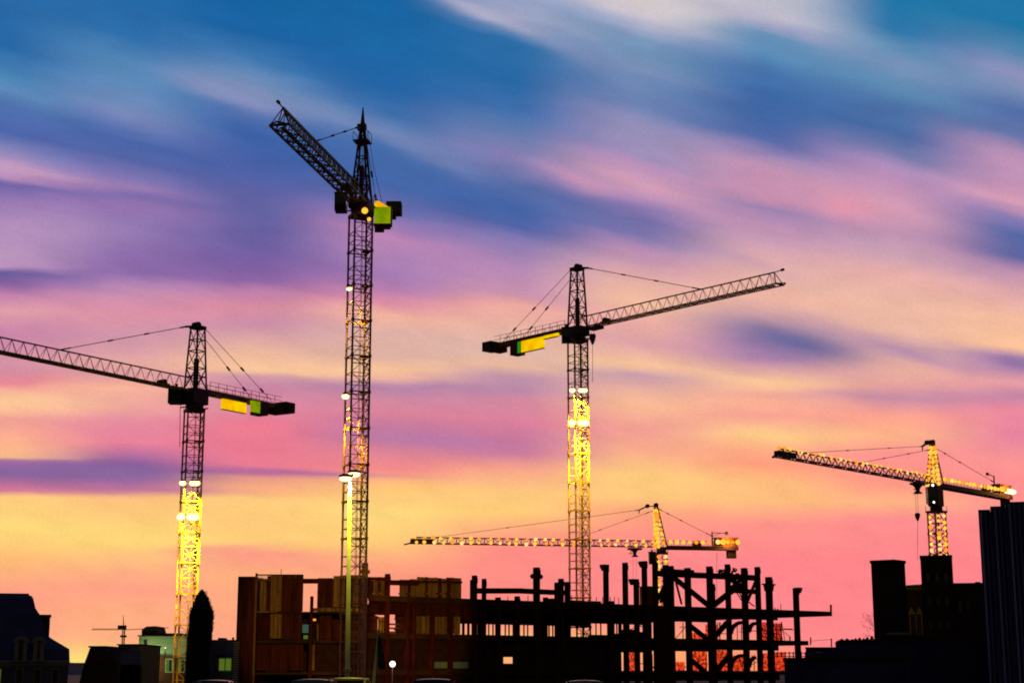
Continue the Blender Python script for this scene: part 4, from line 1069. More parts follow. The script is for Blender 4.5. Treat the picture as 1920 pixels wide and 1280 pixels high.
# ------------------------------------------------------------------ left-hand houses
def rect_ring(x0, x1, y0, y1, z): return [(x0, y0, z), (x1, y0, z), (x1, y1, z), (x0, y1, z)]
def mansard():
    Y = 95.0; turn(131, Y)
    X = lambda px: at(px, 1200, Y).x
    Z = lambda py: at(60, py, Y).z
    root = thing('mansard_house', (X(40), Y+6, 0), 'dark mansard house with rounded roof and two arched dormers at bottom left', 'house')
    xl = X(-130)
    mb = MB(); mb.box(xl, X(131), Y, Y+12, 0, Z(1238)); mb.build('wall', M['stone'], root)
    mb = MB(); mb.box(xl-0.1, X(133), Y-0.25, Y+12.25, Z(1242), Z(1237)); mb.box(xl-0.1, X(132.5), Y-0.12, Y+12.1, Z(1247), Z(1242.2)); mb.build('cornice', M['trim'], root)
    mb = MB(); mb.loft([rect_ring(xl, X(132.5), Y-0.2, Y+12.2, Z(1236.8)), rect_ring(xl+0.05, X(131), Y-0.1, Y+12.1, Z(1216)), rect_ring(xl+0.6, X(100), Y+1.2, Y+11, Z(1197)), rect_ring(xl+0.9, X(90), Y+1.6, Y+10.6, Z(1190))]); mb.build('roof', M['navy'], root)
    rings = []
    for py, px, ins in ((1189.8, 90, 1.65), (1170, 84, 1.8), (1150, 74, 2.0), (1143, 69, 2.15), (1137, 65, 2.3), (1128, 62.5, 2.4), (1118, 59.5, 2.6), (1113, 56, 2.9), (1111, 51, 3.3)):
        rings.append(rect_ring(xl+ins*0.6, X(px), Y+ins, Y+12-ins, Z(py)))
    mb = MB().loft(rings); up = mb.build('upper_roof', M['navy'], root)
    mb = MB(); 
    mb.bar((xl+2, Y+3.3, Z(1111)+0.03), (X(51), Y+3.3, Z(1111)+0.03), 0.12); mb.build('ridge_trim', M['navy'], up)
    mb = MB(); mb.box(X(74), X(93), Y+2.6, Y+6, Z(1195), Z(1151)); mb.box(X(73), X(95), Y+2.5, Y+6.1, Z(1150.9), Z(1149)); mb.build('chimney', M['brick'], root)
    for cx, w in ((44, 11), (76, 9.5), (-20, 11), (-60, 11)):
        mb = MB(); x0, x1 = X(cx-w), X(cx+w); zt = Z(1204)
        mb.box(x0, x0+0.22, Y-0.45, Y+1.5, Z(1236.7), zt); mb.box(x1-0.22, x1, Y-0.45, Y+1.5, Z(1236.7), zt)
        xc = (x0+x1)/2; r = (x1-x0)/2
        pts = [(xc-r*math.cos(t), Y+0.4, zt+r*0.75*math.sin(t)) for t in [math.pi*i/10 for i in range(11)]]
        for a, b in zip(pts[:-1], pts[1:]): mb.bar((a[0], Y+0.5, a[2]), (b[0], Y+0.5, b[2]), 0.2) ; mb.bar((a[0], Y-0.4, a[2]), (b[0], Y-0.4, b[2]), 0.24)
        mb.box(x0-0.1, x1+0.1, Y-0.5, Y+0.4, Z(1239), Z(1236.75))
        dm = mb.build('dormer', M['trim'], root)
        g = MB(); ring = [(x0+0.2, zc) for zc in (Z(1236.6),)]
        prof = [(x0+0.22, Z(1236.6))]+[(p[0]*0.9+xc*0.1, p[2]-0.1) for p in pts]+[(x1-0.22, Z(1236.6))]
        g.loft([[(a, yy, c) for a, c in prof] for yy in (Y-0.2, Y+0.6)]); g.build('dormer_window', M['glass'], dm)
    for cx in (6, 44, 76, 108):
        mb = MB(); mb.box(X(cx-7), X(cx+7), Y-0.06, Y+0.1, Z(1280), Z(1252)); wf = mb.build('window', M['trim'], root)
        mb = MB(); mb.box(X(cx-5), X(cx+5), Y-0.09, Y-0.063, Z(1279), Z(1254)); mb.build('pane', M['win_g'] if cx == 6 else M['glass'], wf)
    mb = MB(); mb.box(xl, X(131), Y-0.08, Y+0.05, Z(1250), Z(1249)); mb.build('string_course', M['trim'], root)
mansard(); XF[0] = None

def lowhouses():
    Y = 150.0
    X = lambda px, Yv=Y: at(px, 1230, Yv).x
    Z = lambda py, Yv=Y: at(180, py, Yv).z
    r = thing('battered_brick_house', (X(185), Y+5, 0), 'dark brick house with sloping left wall and flat cap beside the gap to the hills', 'house')
    mb = MB(); mb.loft([rect_ring(X(148), X(222), Y, Y+10, 0), rect_ring(X(158), X(222), Y, Y+10, Z(1245)), rect_ring(X(167), X(194), Y+0.2, Y+9.8, Z(1213))]); mb.build('wall', M['brick'], r)
    mb = MB(); mb.box(X(164), X(197), Y+0.1, Y+9.9, Z(1212.8), Z(1210)); mb.build('roof_cap', M['roofdk'], r)
    mb = MB(); mb.box(X(193), X(222), Y+1, Y+9, 0, Z(1218)); mb.box(X(192), X(223), Y+0.9, Y+9.1, Z(1217.9), Z(1216)); mb.build('side_wing', M['stone'], r)
    for cx in (180, 206):
        mb = MB(); mb.box(X(cx-4), X(cx+4), Y-0.06, Y+1.2, Z(1262), Z(1240)); mb.build('window', M['glass'], r)
    Y2 = 165.0
    r = thing('ochre_house', (X(240, Y2), Y2+5, 0), 'low ochre house with a pale corner pilaster, left of the green lit building', 'house')
    mb = MB(); mb.box(X(221, Y2), X(260, Y2), Y2, Y2+10, 0, Z(1209, Y2)); mb.build('wall', M['olive'], r)
    mb = MB(); mb.box(X(219, Y2), X(261, Y2), Y2-0.3, Y2+10.3, Z(1208.9, Y2), Z(1206.5, Y2)); mb.build('roof', M['roofdk'], r)
    mb = MB(); mb.box(X(224, Y2), X(258, Y2), Y2-0.2, Y2-0.003, Z(1229, Y2), Z(1226, Y2)); mb.box(X(238, Y2), X(245, Y2), Y2-0.25, Y2-0.004, 0, Z(1229.1, Y2)); mb.build('pilaster', M['trim'], r)
    for cx in (231, 252):
        mb = MB(); mb.box(X(cx-4, Y2), X(cx+4, Y2), Y2-0.05, Y2+0.1, Z(1270, Y2), Z(1242, Y2)); mb.build('window', M['glass'], r)
    # green lit building
    Y3 = 215.0
    r = thing('green_lit_building', (X(305, Y3), Y3+7, 0), 'pale green low building lit by one yellow wall lamp behind the left crane mast', 'building')
    mb = MB(); mb.box(X(259, Y3), X(354, Y3), Y3, Y3+14, 0, Z(1192, Y3)); mb.build('wall', M['green'], r)
    mb = MB(); mb.box(X(257, Y3), X(356, Y3), Y3-0.4, Y3+14.4, Z(1191.9, Y3), Z(1190, Y3)); mb.box(X(287, Y3), X(336, Y3), Y3+1, Y3+13, Z(1189.9, Y3), Z(1186, Y3)); mb.build('roof', M['roofdk'], r)
    mb = MB(); mb.loft([[(X(257+0, Y3), y, Z(1189.8, Y3)), (X(287.5, Y3), y, Z(1189.8, Y3)), (X(282, Y3), y, Z(1172, Y3)), (X(265, Y3), y, Z(1173, Y3)), (X(257, Y3), y, Z(1179, Y3))] for y in (Y3+2, Y3+8)]); mb.build('roof_hut', M['roofdk'], r)
    mb = MB(); mb.box(X(258, Y3), X(355, Y3), Y3-0.3, Y3-0.003, Z(1231, Y3), Z(1228.5, Y3)); mb.build('ledge', M['brick'], r)
    mb = MB(); mb.box(X(259, Y3), X(354, Y3), Y3-0.05, Y3-0.004, 0, Z(1231.1, Y3)); mb.build('lower_wall', M['brick'], r)
    for cx, mm in ((283, 'win_y'), (318, 'win_g'), (341, 'win_g')):
        mb = MB(); mb.box(X(cx-8, Y3), X(cx+8, Y3), Y3-0.12, Y3-0.052, Z(1260, Y3), Z(1234, Y3)); wf = mb.build('window', M['green'], r)
        mb = MB(); mb.box(X(cx-6, Y3), X(cx-1, Y3), Y3-0.15, Y3-0.122, Z(1258, Y3), Z(1236, Y3)); mb.build('pane', M[mm], wf)
        mb = MB(); mb.box(X(cx+0, Y3), X(cx+5, Y3), Y3-0.15, Y3-0.122, Z(1258, Y3), Z(1236, Y3)); mb.build('pane', M['glass'], wf)
    p = at(279, 1243, Y3-0.8); mb = MB(); mb.tube([(p.x, Y3-0.05, p.z+0.3), (p.x, Y3-0.8, p.z+0.35)], 0.06, 6); mb.build('lamp_bracket', M['crane_dk'], r)
    MB().sphere(p, 0.36).build('wall_lamp', M['bulb_y'], r, True)
    point('wall_lamp_light', p+Vector((0, -0.6, 0)), 500, (0.9, 0.85, 0.25), 0.3, r)
    p = at(310, 1215, Y3-9); spot('yard_light', p, at(308, 1208, Y3), 900, (0.55, 0.9, 0.5), 120, 0.8, 0.4, r)
    mb = MB(); a = at(310, 1215, Y3-9); mb.tube([(a.x, a.y, 0), (a.x, a.y, a.z)], 0.07, 6); mb.tube([(a.x, a.y, a.z+0.05), (a.x, a.y+0.4, a.z+0.05)], 0.14, 8)
    yl = thing('yard_lamp', (a.x, a.y, 0), 'thin yard lamp post in front of the pale green wall by the crane mast', 'lamp')
    mb.build('post', M['crane_dk'], yl)
    a = at(273, 1200, Y3-2); dp = thing('dark_post', (a.x, Y3-2, 0), 'short dark post standing in front of the green wall under the roof hut', 'post')
    mb = MB(); mb.tube([(a.x, Y3-2, 0), (a.x, Y3-2, a.z)], 0.22, 8); mb.tube([(a.x, Y3-2, a.z), (a.x, Y3-2, a.z+0.15)], [0.3, 0.1], 8); mb.build('post', M['crane_dk'], dp)
    # house right of the conifer
    Y4 = 230.0
    r = thing('plum_house', (X(420, Y4), Y4+6, 0), 'low plum dark house with a green lit window between pointed tree and panel block', 'house')
    mb = MB(); mb.box(X(385, Y4), X(452, Y4), Y4, Y4+12, 0, Z(1200, Y4)); mb.build('wall', M['stone'], r)
    mb = MB(); mb.loft([rect_ring(X(383, Y4), X(454, Y4), Y4-0.4, Y4+12.4, Z(1228, Y4)), rect_ring(X(386, Y4), X(452, Y4), Y4+1.5, Y4+11, Z(1199.9, Y4)), rect_ring(X(388, Y4), X(450, Y4), Y4+2, Y4+10.5, Z(1198, Y4))]); mb.build('roof', M['navy'], r)
    mb = MB(); mb.box(X(400, Y4), X(411, Y4), Y4+3, Y4+6, Z(1199, Y4), Z(1194, Y4)); mb.bar((X(429, Y4), Y4+3, Z(1199, Y4)), (X(429, Y4), Y4+3, Z(1193, Y4)), 0.25); mb.build('chimney', M['brick'], r)
    mb = MB(); mb.box(X(410, Y4), X(436, Y4), Y4-0.15, Y4-0.003, Z(1258, Y4), Z(1232, Y4)); wf = mb.build('window', M['trim'], r)
    for k in range(2):
        mb = MB(); mb.box(X(412+k*12, Y4), X(422+k*12, Y4), Y4-0.2, Y4-0.153, Z(1256, Y4), Z(1234, Y4)); mb.build('pane', M['win_g'], wf)
lowhouses()

# ------------------------------------------------------------------ pointed tree
def conifer():
    Y = 110.0
    base = at(375, 1280, Y); X = lambda px: at(px, 1200, Y).x; Z = lambda py: at(375, py, Y).z
    r = thing('conifer_tree', (X(374), Y, 0), 'tall black clipped conifer with a blunt pointed top in front of the left crane', 'tree')
    prof = [(1112, 372, 378), (1115, 369.5, 380.5), (1122, 367.5, 384), (1134, 362, 391), (1148, 356.5, 396.5), (1155, 355, 398), (1166, 354.5, 397), (1200, 352.5, 396), (1250, 351, 395), (1290, 350, 394), (1300, 353, 391)]
    rings = []
    random.seed(3)
    for py, a, b in reversed(prof):
        xc = (X(a)+X(b))/2; rr = (X(b)-X(a))/2
        rings.append([(xc+rr*math.cos(t)*random.uniform(0.94, 1.0), Y+rr*math.sin(t)*random.uniform(0.94, 1.0), max(Z(py), 0.35)) for t in [2*math.pi*i/22 for i in range(22)]])
    mb = MB().loft(rings)
    for k in range(5200):
        z = random.uniform(0.4, Z(1112)); py = None
        for (p0, a0, b0), (p1, a1, b1) in zip(prof[:-1], prof[1:]):
            if Z(p1) <= z <= Z(p0):
                t = (Z(p0)-z)/max(1e-6, (Z(p0)-Z(p1))); a = a0+(a1-a0)*t; b = b0+(b1-b0)*t; py = 1; break
        if not py: continue
        xc = (X(a)+X(b))/2; rr = (X(b)-X(a))/2*random.uniform(0.93, 1.08); th = random.uniform(0, 2*math.pi)
        if z > Z(1120): rr *= 0.8
        p = Vector((xc+rr*math.cos(th), Y+rr*math.sin(th), z)); s = random.uniform(0.05, 0.17)
        o = Vector((math.cos(th), math.sin(th), 0)); tt = Vector((-o.y, o.x, 0)); up = (Vector((0, 0, 1))+o*random.uniform(-0.3, 0.5)).normalized()
        mb.add([p-tt*s*0.5, p+tt*s*0.5, p+tt*s*0.3+up*s*1.8, p-tt*s*0.2+up*s*2.0], [(0, 1, 2, 3)])
    mb.bar((X(384), Y, Z(1116)), (X(384.6), Y, Z(1107)), 0.04)
    mb.build('crown', M['leaf'], r)
    MB().tube([(X(374), Y, 0), (X(374), Y, 0.6)], 0.2, 10).build('trunk', M['bark'], r)
conifer()

# ------------------------------------------------------------------ street lamp, site lamp, leaning pole
def streetlamp():
    Y = 69.0
    b = at(651, 1290, Y); tp = at(656, 900, Y)
    r = thing('street_lamp', (b.x, Y, 0), 'double headed street lamp with yellow lit pole in front of the tallest crane', 'street lamp')
    MB().tube([(b.x, Y, 0.25), (b.x, Y, 1.85), (tp.x, Y, tp.z-0.1)], [0.115, 0.10, 0.07], 12).build('pole', M['pole'], r, True)
    mb = MB(); mb.tube([(b.x, Y, 0), (b.x, Y, 0.25)], [0.24, 0.22], 12); mb.tube([(b.x, Y, 1.78), (b.x, Y, 1.92)], [0.15, 0.17], 12); mb.build('base', M['pole'], r)
    mb = MB(); h0 = at(648, 897, Y-0.5); h1 = at(664, 889, Y+0.5)
    mb.tube([h0+Vector((0, 0, 0.14)), (tp.x, Y, tp.z-0.05), h1+Vector((0, 0, 0.14))], 0.05, 8); mb.build('arm', M['pole'], r)
    for h in (h0, h1):
        m2 = MB(); m2.sphere(h+Vector((0, 0, 0.12)), 0.30, 0.2, 0.09); hd = m2.build('lamp_head', M['crane_dk'], r, True)
        MB().sphere(h, 0.27, 0.2, 0.13).build('lens', M['flood'], hd, True)
        spot('street_lamp_light', h+Vector((0, 0, -0.25)), (h.x*0.3+b.x*0.7, Y, 0), 950, (0.85, 0.85, 0.04), 125, 0.7, 0.2, r)
    return r
streetlamp()

p = at(736, 1244, 150)
r = thing('site_lamp', (p.x, 150, 0), 'small round white lamp glowing on a stand before the steel frame building', 'lamp')
MB().tube([(p.x, 150, 0), (p.x, 150, p.z-0.2)], 0.05, 8).build('post', M['crane_dk'], r)
mb = MB()
for k in range(3): mb.bar((p.x, 150, 0.5), (p.x+0.5*math.cos(k*2.1), 150+0.5*math.sin(k*2.1), 0.02), 0.05)
mb.build('tripod', M['crane_dk'], r)
MB().sphere(p, 0.27).build('globe', M['bulb_w'], r, True)
point('site_lamp_light', p+Vector((0, -0.5, 0.1)), 70, (1.0, 0.8, 0.5), 0.25, r)

a = at(710, 1181, 80); b = at(701, 1290, 80)
r = thing('leaning_pole', (b.x, 80, 0), 'yellowish leaning pole with a dark blue cloth hanging from it', 'pole')
MB().tube([(b.x-0.12, 80, 0), a], [0.09, 0.055], 8).build('pole', M['pole'], r)
mb = MB(); rings = []
for k, (py, x0, x1) in enumerate(((1190, 709, 712), (1205, 708, 716), (1225, 707.5, 720), (1245, 708, 723), (1254, 712, 722))):
    A_ = at(x0, py, 79.9); B_ = at(x1, py, 79.9)
    ring = []
    for i in range(10):
        t = 2*math.pi*i/10; ring.append((A_.x+(B_.x-A_.x)*(0.5-0.5*math.cos(t)), 79.9+0.09*math.sin(t)*(1+0.4*math.sin(k+i*2)), A_.z))
    rings.append(ring)
mb.loft(rings); mb.build('cloth', M['cloth'], r, True)

# ------------------------------------------------------------------ right-hand buildings
def towered():
    Yt = 205.0; turn(1729, Yt)
    X = lambda px, Y: at(px, 1120, Yt).x
    Z = lambda py, Y: at(1700, py, Y).z
    r = thing('twin_towered_building', (X(1715, Yt), Yt+8, 0), 'black twin-towered stone building with a dim gabled hall between the towers', 'building')
    # left tower, seen on its corner
    c = Vector((X(1677, Yt)-0.6, Yt+3, 0)); ph = R(24); e1 = Vector((math.cos(ph), -math.sin(ph), 0)); e2 = Vector((math.sin(ph), math.cos(ph), 0))
    kx = 205/3000.0
    sd = 62*kx/(math.cos(ph)+math.sin(ph))/2
    mb = MB(); mb.obox(c, e1, e2, -sd, sd, -sd, sd, 0, Z(1051, Yt)); mb.build('tower', M['blk'], r)
    mb = MB(); mb.obox(c, e1, e2, -sd-0.12, sd+0.12, -sd-0.12, sd+0.12, Z(1050.9, Yt), Z(1046.5, Yt)); mb.obox(c, e1, e2, -sd-0.05, sd+0.05, -sd-0.05, sd+0.05, Z(1052.9, Yt), Z(1051.02, Yt)); mb.build('parapet', M['blk'], r)
    mb = MB(); mb.box(X(1729, Yt), X(1787, Yt), Yt, Yt+5, 0, Z(1045, Yt)); mb.build('tower', M['blk'], r)
    mb = MB(); mb.box(X(1728, Yt), X(1787.6, Yt), Yt-0.12, Yt+5.12, Z(1044.9, Yt), Z(1041, Yt)); mb.build('parapet', M['blk'], r)
    for px in (1742, 1758, 1774):
        for py in (1075, 1120, 1165):
            mb = MB(); mb.box(X(px-3, Yt), X(px+3, Yt), Yt-0.05, Yt+0.2, Z(py+14, Yt), Z(py, Yt)); mb.build('window', M['glass'], r)
    # hall between
    Yh = Yt+9
    mb = MB(); mb.box(X(1690, Yh), X(1736, Yh), Yh, Yh+12, 0, Z(1100, Yh)); mb.build('wall', M['brick'], r)
    mb = MB(); mb.box(X(1689, Yh), X(1737, Yh), Yh-0.35, Yh+12.3, Z(1106, Yh), Z(1100.1, Yh)) ; mb.loft([[(X(1689, Yh), y, Z(1100, Yh)), (X(1737, Yh), y, Z(1100, Yh)), (X(1737, Yh), y, Z(1094.5, Yh)), (X(1700, Yh), y, Z(1096.5, Yh))] for y in (Yh-0.3, Yh+12)]); mb.build('cornice', M['olive'], r)
    for x0, xm, x1 in ((1699, 1706, 1714), (1714.5, 1721, 1728)):
        mb = MB(); mb.loft([[(X(x0, Yh), y, Z(1151, Yh)), (X(x1, Yh), y, Z(1151, Yh)), (X(xm, Yh), y, Z(1136, Yh))] for y in (Yh-0.6, Yh-0.003)]); mb.build('gable', M['olive'], r)
    mb = MB()
    for px in (1703, 1714, 1725): mb.box(X(px-0.8, Yh), X(px+0.8, Yh), Yh-0.3, Yh-0.004, Z(1190, Yh), Z(1151.2, Yh))
    mb.build('mullion', M['trim'], r)
    mb = MB(); mb.box(X(1663, Yt-2.5), X(1706, Yt-2.5), Yt-2.8, Yt-1.8, Z(1190, Yt), Z(1185.5, Yt)); mb.build('ledge', M['trim'], r)
    mb = MB(); mb.box(X(1655, Yt-1.8), X(1735, Yt-1.8), Yt-1.797, Yh, 0, Z(1191, Yt)); mb.build('porch', M['brick'], r)
    # low wing to the right
    mb = MB(); mb.box(X(1787, Yt), X(1846, Yt), Yt+0.5, Yt+12, 0, Z(1096, Yt)); mb.box(X(1786.9, Yt), X(1846, Yt), Yt+0.3, Yt+12.2, Z(1095.9, Yt), Z(1093, Yt)); mb.box(X(1827, Yt), X(1836, Yt), Yt+2, Yt+5, Z(1092.9, Yt), Z(1090, Yt)); mb.build('wing', M['blk'], r)
    for px in (1797, 1812, 1827):
        mb = MB(); mb.box(X(px-3, Yt), X(px+3, Yt), Yt+0.44, Yt+0.6, Z(1150, Yt), Z(1125, Yt)); mb.build('window', M['glass'], r)
    # dim lamp that lights the hall front
    p = Vector((X(1714, Yt), Yt+4, Z(1165, Yt))); spot('porch_lamp_light', Vector(xf(p)), Vector(xf((X(1714, Yt), Yh, Z(1135, Yt)))), 45, (1.0, 0.75, 0.2), 120, 0.8, 0.3, r)
    mb = MB(); mb.sphere(p+Vector((0, -0.3, 0)), 0.14); mb.tube([p+Vector((0, -0.3, 0)), (p.x, p.y-0.3, Z(1191, Yt))], 0.04, 6); mb.build('porch_lamp', M['crane_dk'], r)
towered(); XF[0] = None

def ribbed():
    Y = 165.0; turn(1836, Y)
    X = lambda px: at(px, 1000, Y).x
    Z = lambda py: at(1870, py, Y).z
    r = thing('ribbed_tower_block', (X(1890), Y+10, 0), 'dark ribbed tower block with stepped top cut off by the right frame edge', 'building')
    for x0, x1, py, dy, nm in ((1836, 1857.5, 957, 0.0, 'bay'), (1858, 1884.5, 952.5, -0.7, 'bay'), (1885, 1990, 946.5, -1.4, 'bay')):
        mb = MB(); mb.box(X(x0), X(x1)-0.004, Y+dy, Y+20, 0, Z(py)); mb.box(X(x0), X(x1)-0.003, Y+dy-0.12, Y+20.1, Z(py)+0.003, Z(py-1.2)); mb.build(nm, M['shed'], r)
    x = 1839
    k = 0
    while x < 1985:
        dy = 0.0 if x < 1857 else (-0.7 if x < 1884 else -1.4); py = 958 if x < 1857 else (954 if x < 1884 else 948)
        mb = MB(); w = 2.2 if k % 3 else 3.6
        x0, x1 = X(x), X(x+w); xm = (x0+x1)/2
        mb.loft([[(x0, Y+dy-0.003, z), (x0+0.05, Y+dy-0.35, z), (x1-0.05, Y+dy-0.35, z), (x1, Y+dy-0.003, z)] for z in (0.0, Z(py+2))])
        mb.build('rib', M['rib'], r); x += 8.6; k += 1
ribbed(); XF[0] = None

def sheds():
    Y = 140.0; turn(1470, Y)
    X = lambda px, Yv=Y: at(px, 1230, Yv).x
    Z = lambda py, Yv=Y: at(1600, py, Yv).z
    r = thing('flat_roofed_shed', (X(1560), Y+6, 0), 'low blue-black shed below the right end of the steel frame building', 'shed')
    mb = MB(); mb.box(X(1470), X(1700), Y, Y+12, 0, Z(1236)); mb.build('wall', M['shed'], r)
    mb = MB(); mb.box(X(1468), X(1702), Y-0.3, Y+12.3, Z(1235.9), Z(1232)); mb.build('roof', M['roofdk'], r)
    mb = MB()
    for i in range(24): mb.box(X(1476+i*9.2), X(1479+i*9.2), Y-0.08, Y-0.003, 0, Z(1238))
    mb.build('wall_ribs', M['shed'], r)
    mb = MB(); mb.box(X(1500), X(1530), Y-0.06, Y-0.002, 0, Z(1256)); mb.build('roller_door', M['shed'], r)
    Y2 = 185.0; turn(1511, Y2)
    r = thing('dark_terrace_block', (X(1700, Y2), Y2+6, 0), 'dark flat-topped block with bushes along its roof left of the twin towers', 'building')
    mb = MB(); mb.box(X(1511, Y2), X(1568, Y2), Y2, Y2+12, 0, Z(1214, Y2)); mb.box(X(1568.2, Y2), X(1880, Y2), Y2-0.5, Y2+12, 0, Z(1203, Y2)); mb.build('wall', M['shed'], r)
    mb = MB(); mb.box(X(1510, Y2), X(1568, Y2), Y2-0.2, Y2+12.2, Z(1213.9, Y2), Z(1212.5, Y2)); mb.box(X(1567.5, Y2), X(1881, Y2), Y2-0.7, Y2+12.2, Z(1202.9, Y2), Z(1201.5, Y2)); mb.build('parapet', M['shed'], r)
    mb = MB(); mb.box(X(1529, Y2), X(1541, Y2), Y2-0.05, Y2+0.2, Z(1224, Y2), Z(1220, Y2)); mb.build('window', M['trim'], r)
    for px in (1590, 1625, 1660, 1700):
        mb = MB(); mb.box(X(px-6, Y2), X(px+6, Y2), Y2-0.55, Y2-0.4, Z(1238, Y2), Z(1222, Y2)); mb.build('window', M['glass'], r)
    # bushes on the roof
    random.seed(9)
    for k, (pa, pb, hp) in enumerate(((1572, 1600, 4), (1600, 1622, 5.5), (1622, 1648, 9))):
        lab = ('low bush row at the left end of the dark terrace roof', 'middle bush on the dark terrace roof left of the twin towers', 'tallest roof bush touching the left black tower')[k]
        zb_ = Z(1201.5, Y2); c = X((pa+pb)/2, Y2); hw = (X(pb, Y2)-X(pa, Y2))/2
        t = thing('bush', (c, Y2+1.5, zb_), lab, 'bush', 'bushes on the dark roof')
        mb = MB(); H = hp*Y2/3000.0
        for i in range(900):
            a = random.uniform(-1, 1); hh = H*(0.55+0.45*math.sin(a*9+k))*math.sqrt(max(0.05, 1-a*a*0.8))
            p = Vector((c+hw*a, Y2+1.5+random.uniform(-0.7, 0.7), zb_+0.05+hh*random.random())); s = random.uniform(0.04, 0.11)
            d1 = Vector((random.gauss(0, 1), random.gauss(0, 1), random.gauss(0, 1))).normalized(); d2 = d1.orthogonal().normalized()
            mb.add([p-d1*s-d2*s*0.4, p+d1*s-d2*s*0.4, p+d1*s+d2*s*0.4, p-d1*s+d2*s*0.4], [(0, 1, 2, 3)])
        mb.build('foliage', M['bush'], t)
        MB().tube([(c-hw*0.2, Y2+1.5, zb_), (c-hw*0.2, Y2+1.5, zb_+H*0.5)], 0.05, 6).build('stem', M['bark'], t)
sheds(); XF[0] = None

def bare_tree():
    Y = 235.0; random.seed(21)
    b = at(1645, 1285, Y); r = thing('bare_tree', (b.x, Y, 0), 'thin bare tree with twigs showing left of the left black tower', 'tree')
    tr = MB(); br = MB(); top = at(1646, 1180, Y)
    tr.tube([(b.x, Y, 0), (b.x+0.1, Y, top.z*0.6), (top.x, Y, top.z)], [0.2, 0.15, 0.1], 8); tr.build('trunk', M['bark'], r)
    def grow(p, d, L, rad, n):
        q = p+d*L; br.tube([p, (p+q)/2+Vector((random.gauss(0, 0.05), 0, random.gauss(0, 0.05)))*L, q], [rad, rad*0.8, rad*0.6], 5)
        if n == 0: return
        for _ in range(3):
            e = (d+Vector((random.gauss(0, 0.55), random.gauss(0, 0.5), random.gauss(0.12, 0.4)))).normalized()
            grow(p.lerp(q, random.uniform(0.5, 1.0)), e, L*random.uniform(0.6, 0.8), rad*0.62, n-1)
    for py, dx, dz, L in ((1172, -1, 0.9, 1.6), (1185, -1, 0.5, 1.4), (1165, 0.2, 1, 1.8), (1180, 1, 0.8, 1.5), (1195, -1, 0.25, 1.2)):
        p = at(1646, max(py, 1180), Y); grow(Vector((p.x, Y, at(1646, py, Y).z if py >= 1180 else top.z)), Vector((dx, random.uniform(-0.4, 0.4), dz)).normalized(), L, 0.03, 3)
    br.build('branches', M['bark'], r)
bare_tree()

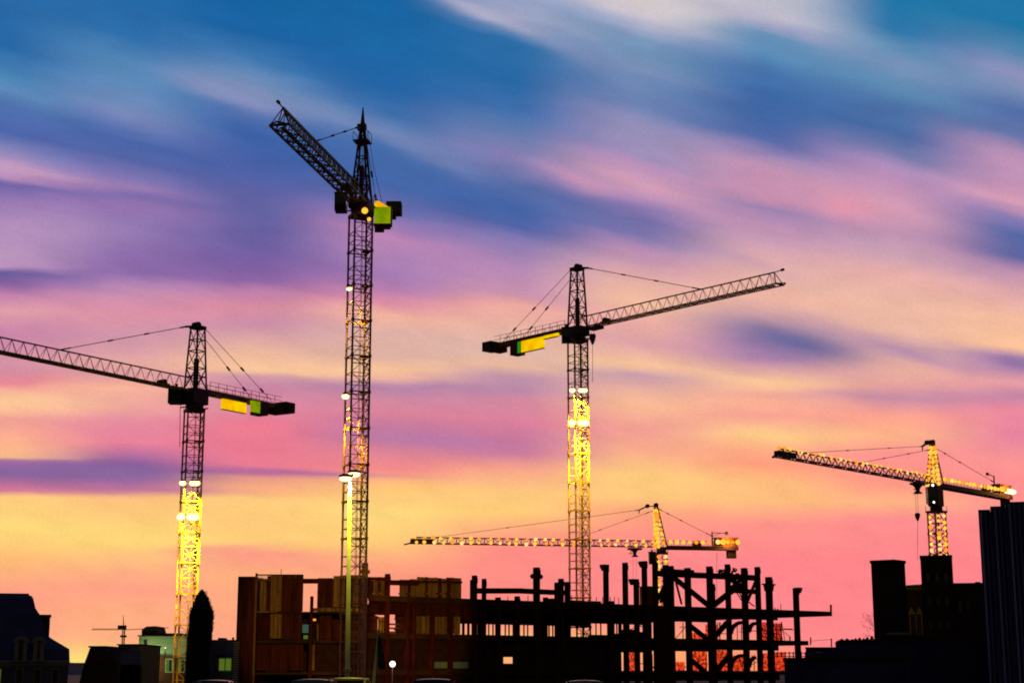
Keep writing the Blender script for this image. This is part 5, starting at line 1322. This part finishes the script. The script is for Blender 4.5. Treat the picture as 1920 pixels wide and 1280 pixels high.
# ------------------------------------------------------------------ cars: roofs just reach into the frame
def make_car(loc, label, paint, H=1.5, W=1.74):
    x, y = loc; r = thing('parked_car', (x, y, 0), label, 'car', 'parked cars along the bottom edge')
    L = 4.4; hw = W/2
    # lower body: sections along the length
    secs = [(-2.2, 0.80, 0.42, 0.62), (-2.12, 0.92, 0.28, 0.80), (-1.5, 0.99, 0.22, 0.90), (-0.6, 1.0, 0.22, 0.93), (0.9, 1.0, 0.22, 0.95), (1.7, 0.98, 0.24, 0.93), (2.12, 0.92, 0.30, 0.86), (2.2, 0.82, 0.42, 0.70)]
    rings = []
    for yy, kw, z0, z1 in secs:
        w = hw*kw
        rings.append([(x-w*0.86, y+yy, z0), (x-w, y+yy, z0+0.14), (x-w, y+yy, z0+(z1-z0)*0.6), (x-w*0.9, y+yy, z1), (x+w*0.9, y+yy, z1), (x+w, y+yy, z0+(z1-z0)*0.6), (x+w, y+yy, z0+0.14), (x+w*0.86, y+yy, z0)][::-1])
    body = MB().loft(rings).build('body', M[paint], r, True)
    # greenhouse glass and roof skin
    gl = MB(); rings = []
    for yy, kw, zt in ((-1.15, 0.84, 0.92), (-0.45, 0.74, H-0.06), (0.75, 0.74, H-0.06), (1.5, 0.84, 0.92)):
        pass
    bx = hw*0.88; tx = hw*0.70; zt = H-0.07
    gl.hexa([(x-bx, y-1.2, 0.9), (x+bx, y-1.2, 0.9), (x+bx, y+1.62, 0.9), (x-bx, y+1.62, 0.9), (x-tx, y-0.5, zt), (x+tx, y-0.5, zt), (x+tx, y+0.95, zt), (x-tx, y+0.95, zt)])
    gl.build('windows', M['glass'], body)
    rf = MB(); rings = []
    for i in range(7):
        t = i/6; yy = y-0.62+1.7*t; e = math.sin(math.pi*(0.12+0.76*t)); ring = []
        for j in range(11):
            a = math.pi*j/10; ring.append((x-(tx+0.05)*math.cos(a), yy, H-0.10+0.10*(math.sin(a)**0.6)*e**0.4))
        ring += [(x+(tx+0.03), yy, H-0.14), (x-(tx+0.03), yy, H-0.14)]
        rings.append(ring[::-1])
    rf.loft(rings); rf.build('roof', M[paint], r, True)
    pl = MB()
    for sx in (-1, 1):
        pl.bar((x+sx*(bx+0.01), y-1.25, 0.9), (x+sx*(tx+0.02), y-0.52, zt), 0.08); pl.bar((x+sx*(bx+0.01), y+1.66, 0.9), (x+sx*(tx+0.02), y+0.97, zt), 0.1); pl.bar((x+sx*(bx+0.015), y+0.2, 0.9), (x+sx*(tx+0.025), y+0.2, zt), 0.07)
    pl.build('pillars', M[paint], body)
    for sx in (-1, 1):
        for yy in (-1.38, 1.36):
            w = MB(); w.tube([(x+sx*(hw-0.2), y+yy, 0.31), (x+sx*(hw-0.01), y+yy, 0.31)], 0.31, 18); wo = w.build('wheel', M['rubber'], r)
            w = MB(); w.tube([(x+sx*(hw-0.012), y+yy, 0.31), (x+sx*(hw+0.012), y+yy, 0.31)], 0.19, 14); w.build('rim', M['chrome'], wo)
        w = MB(); w.box(x+sx*0.62-0.16, x+sx*0.62+0.16, y-2.23, y-2.1, 0.58, 0.72); w.build('tail_light', M['lampred'], r)
        w = MB(); w.box(x+sx*0.60-0.17, x+sx*0.60+0.17, y+2.1, y+2.23, 0.60, 0.73); w.build('head_light', M['lampclr'], r)
        w = MB(); w.sphere((x+sx*(hw+0.06), y+1.0, 0.98), 0.1, 0.06, 0.07, 8, 6); w.build('mirror', M[paint], r, True)
    w = MB(); w.box(x-hw*0.85, x+hw*0.85, y-2.27, y-2.2, 0.36, 0.5); w.build('bumper', M['chrome'], r)
    return r
for px, Yc, lab, pt, H in ((400, 62, 'dark car whose roof shows below the pointed tree', 'paint_b', 1.47), (588, 58, 'dark car with pale roof edge just left of the street lamp', 'paint_g', 1.52),
                        (655, 64, 'yellow-lit car roof right at the foot of the street lamp', 'paint_y', 1.56), (813, 58, 'car with bluish roof edge below the site lamp, right of the leaning pole', 'paint_b', 1.53), (1096, 63, 'rightmost car, pale roof edge below the steel frame', 'paint_g', 1.46)):
    make_car((at(px, 1275, Yc).x, Yc), lab, pt, H)

# extra narrow spot at the street lamp, added to brighten the panel block
_h = at(660, 905, 68); spot('panel_block_fill', _h, at(662, 1165, 178), 125000, (1.0, 0.58, 0.12), 14, 0.35, 0.4)
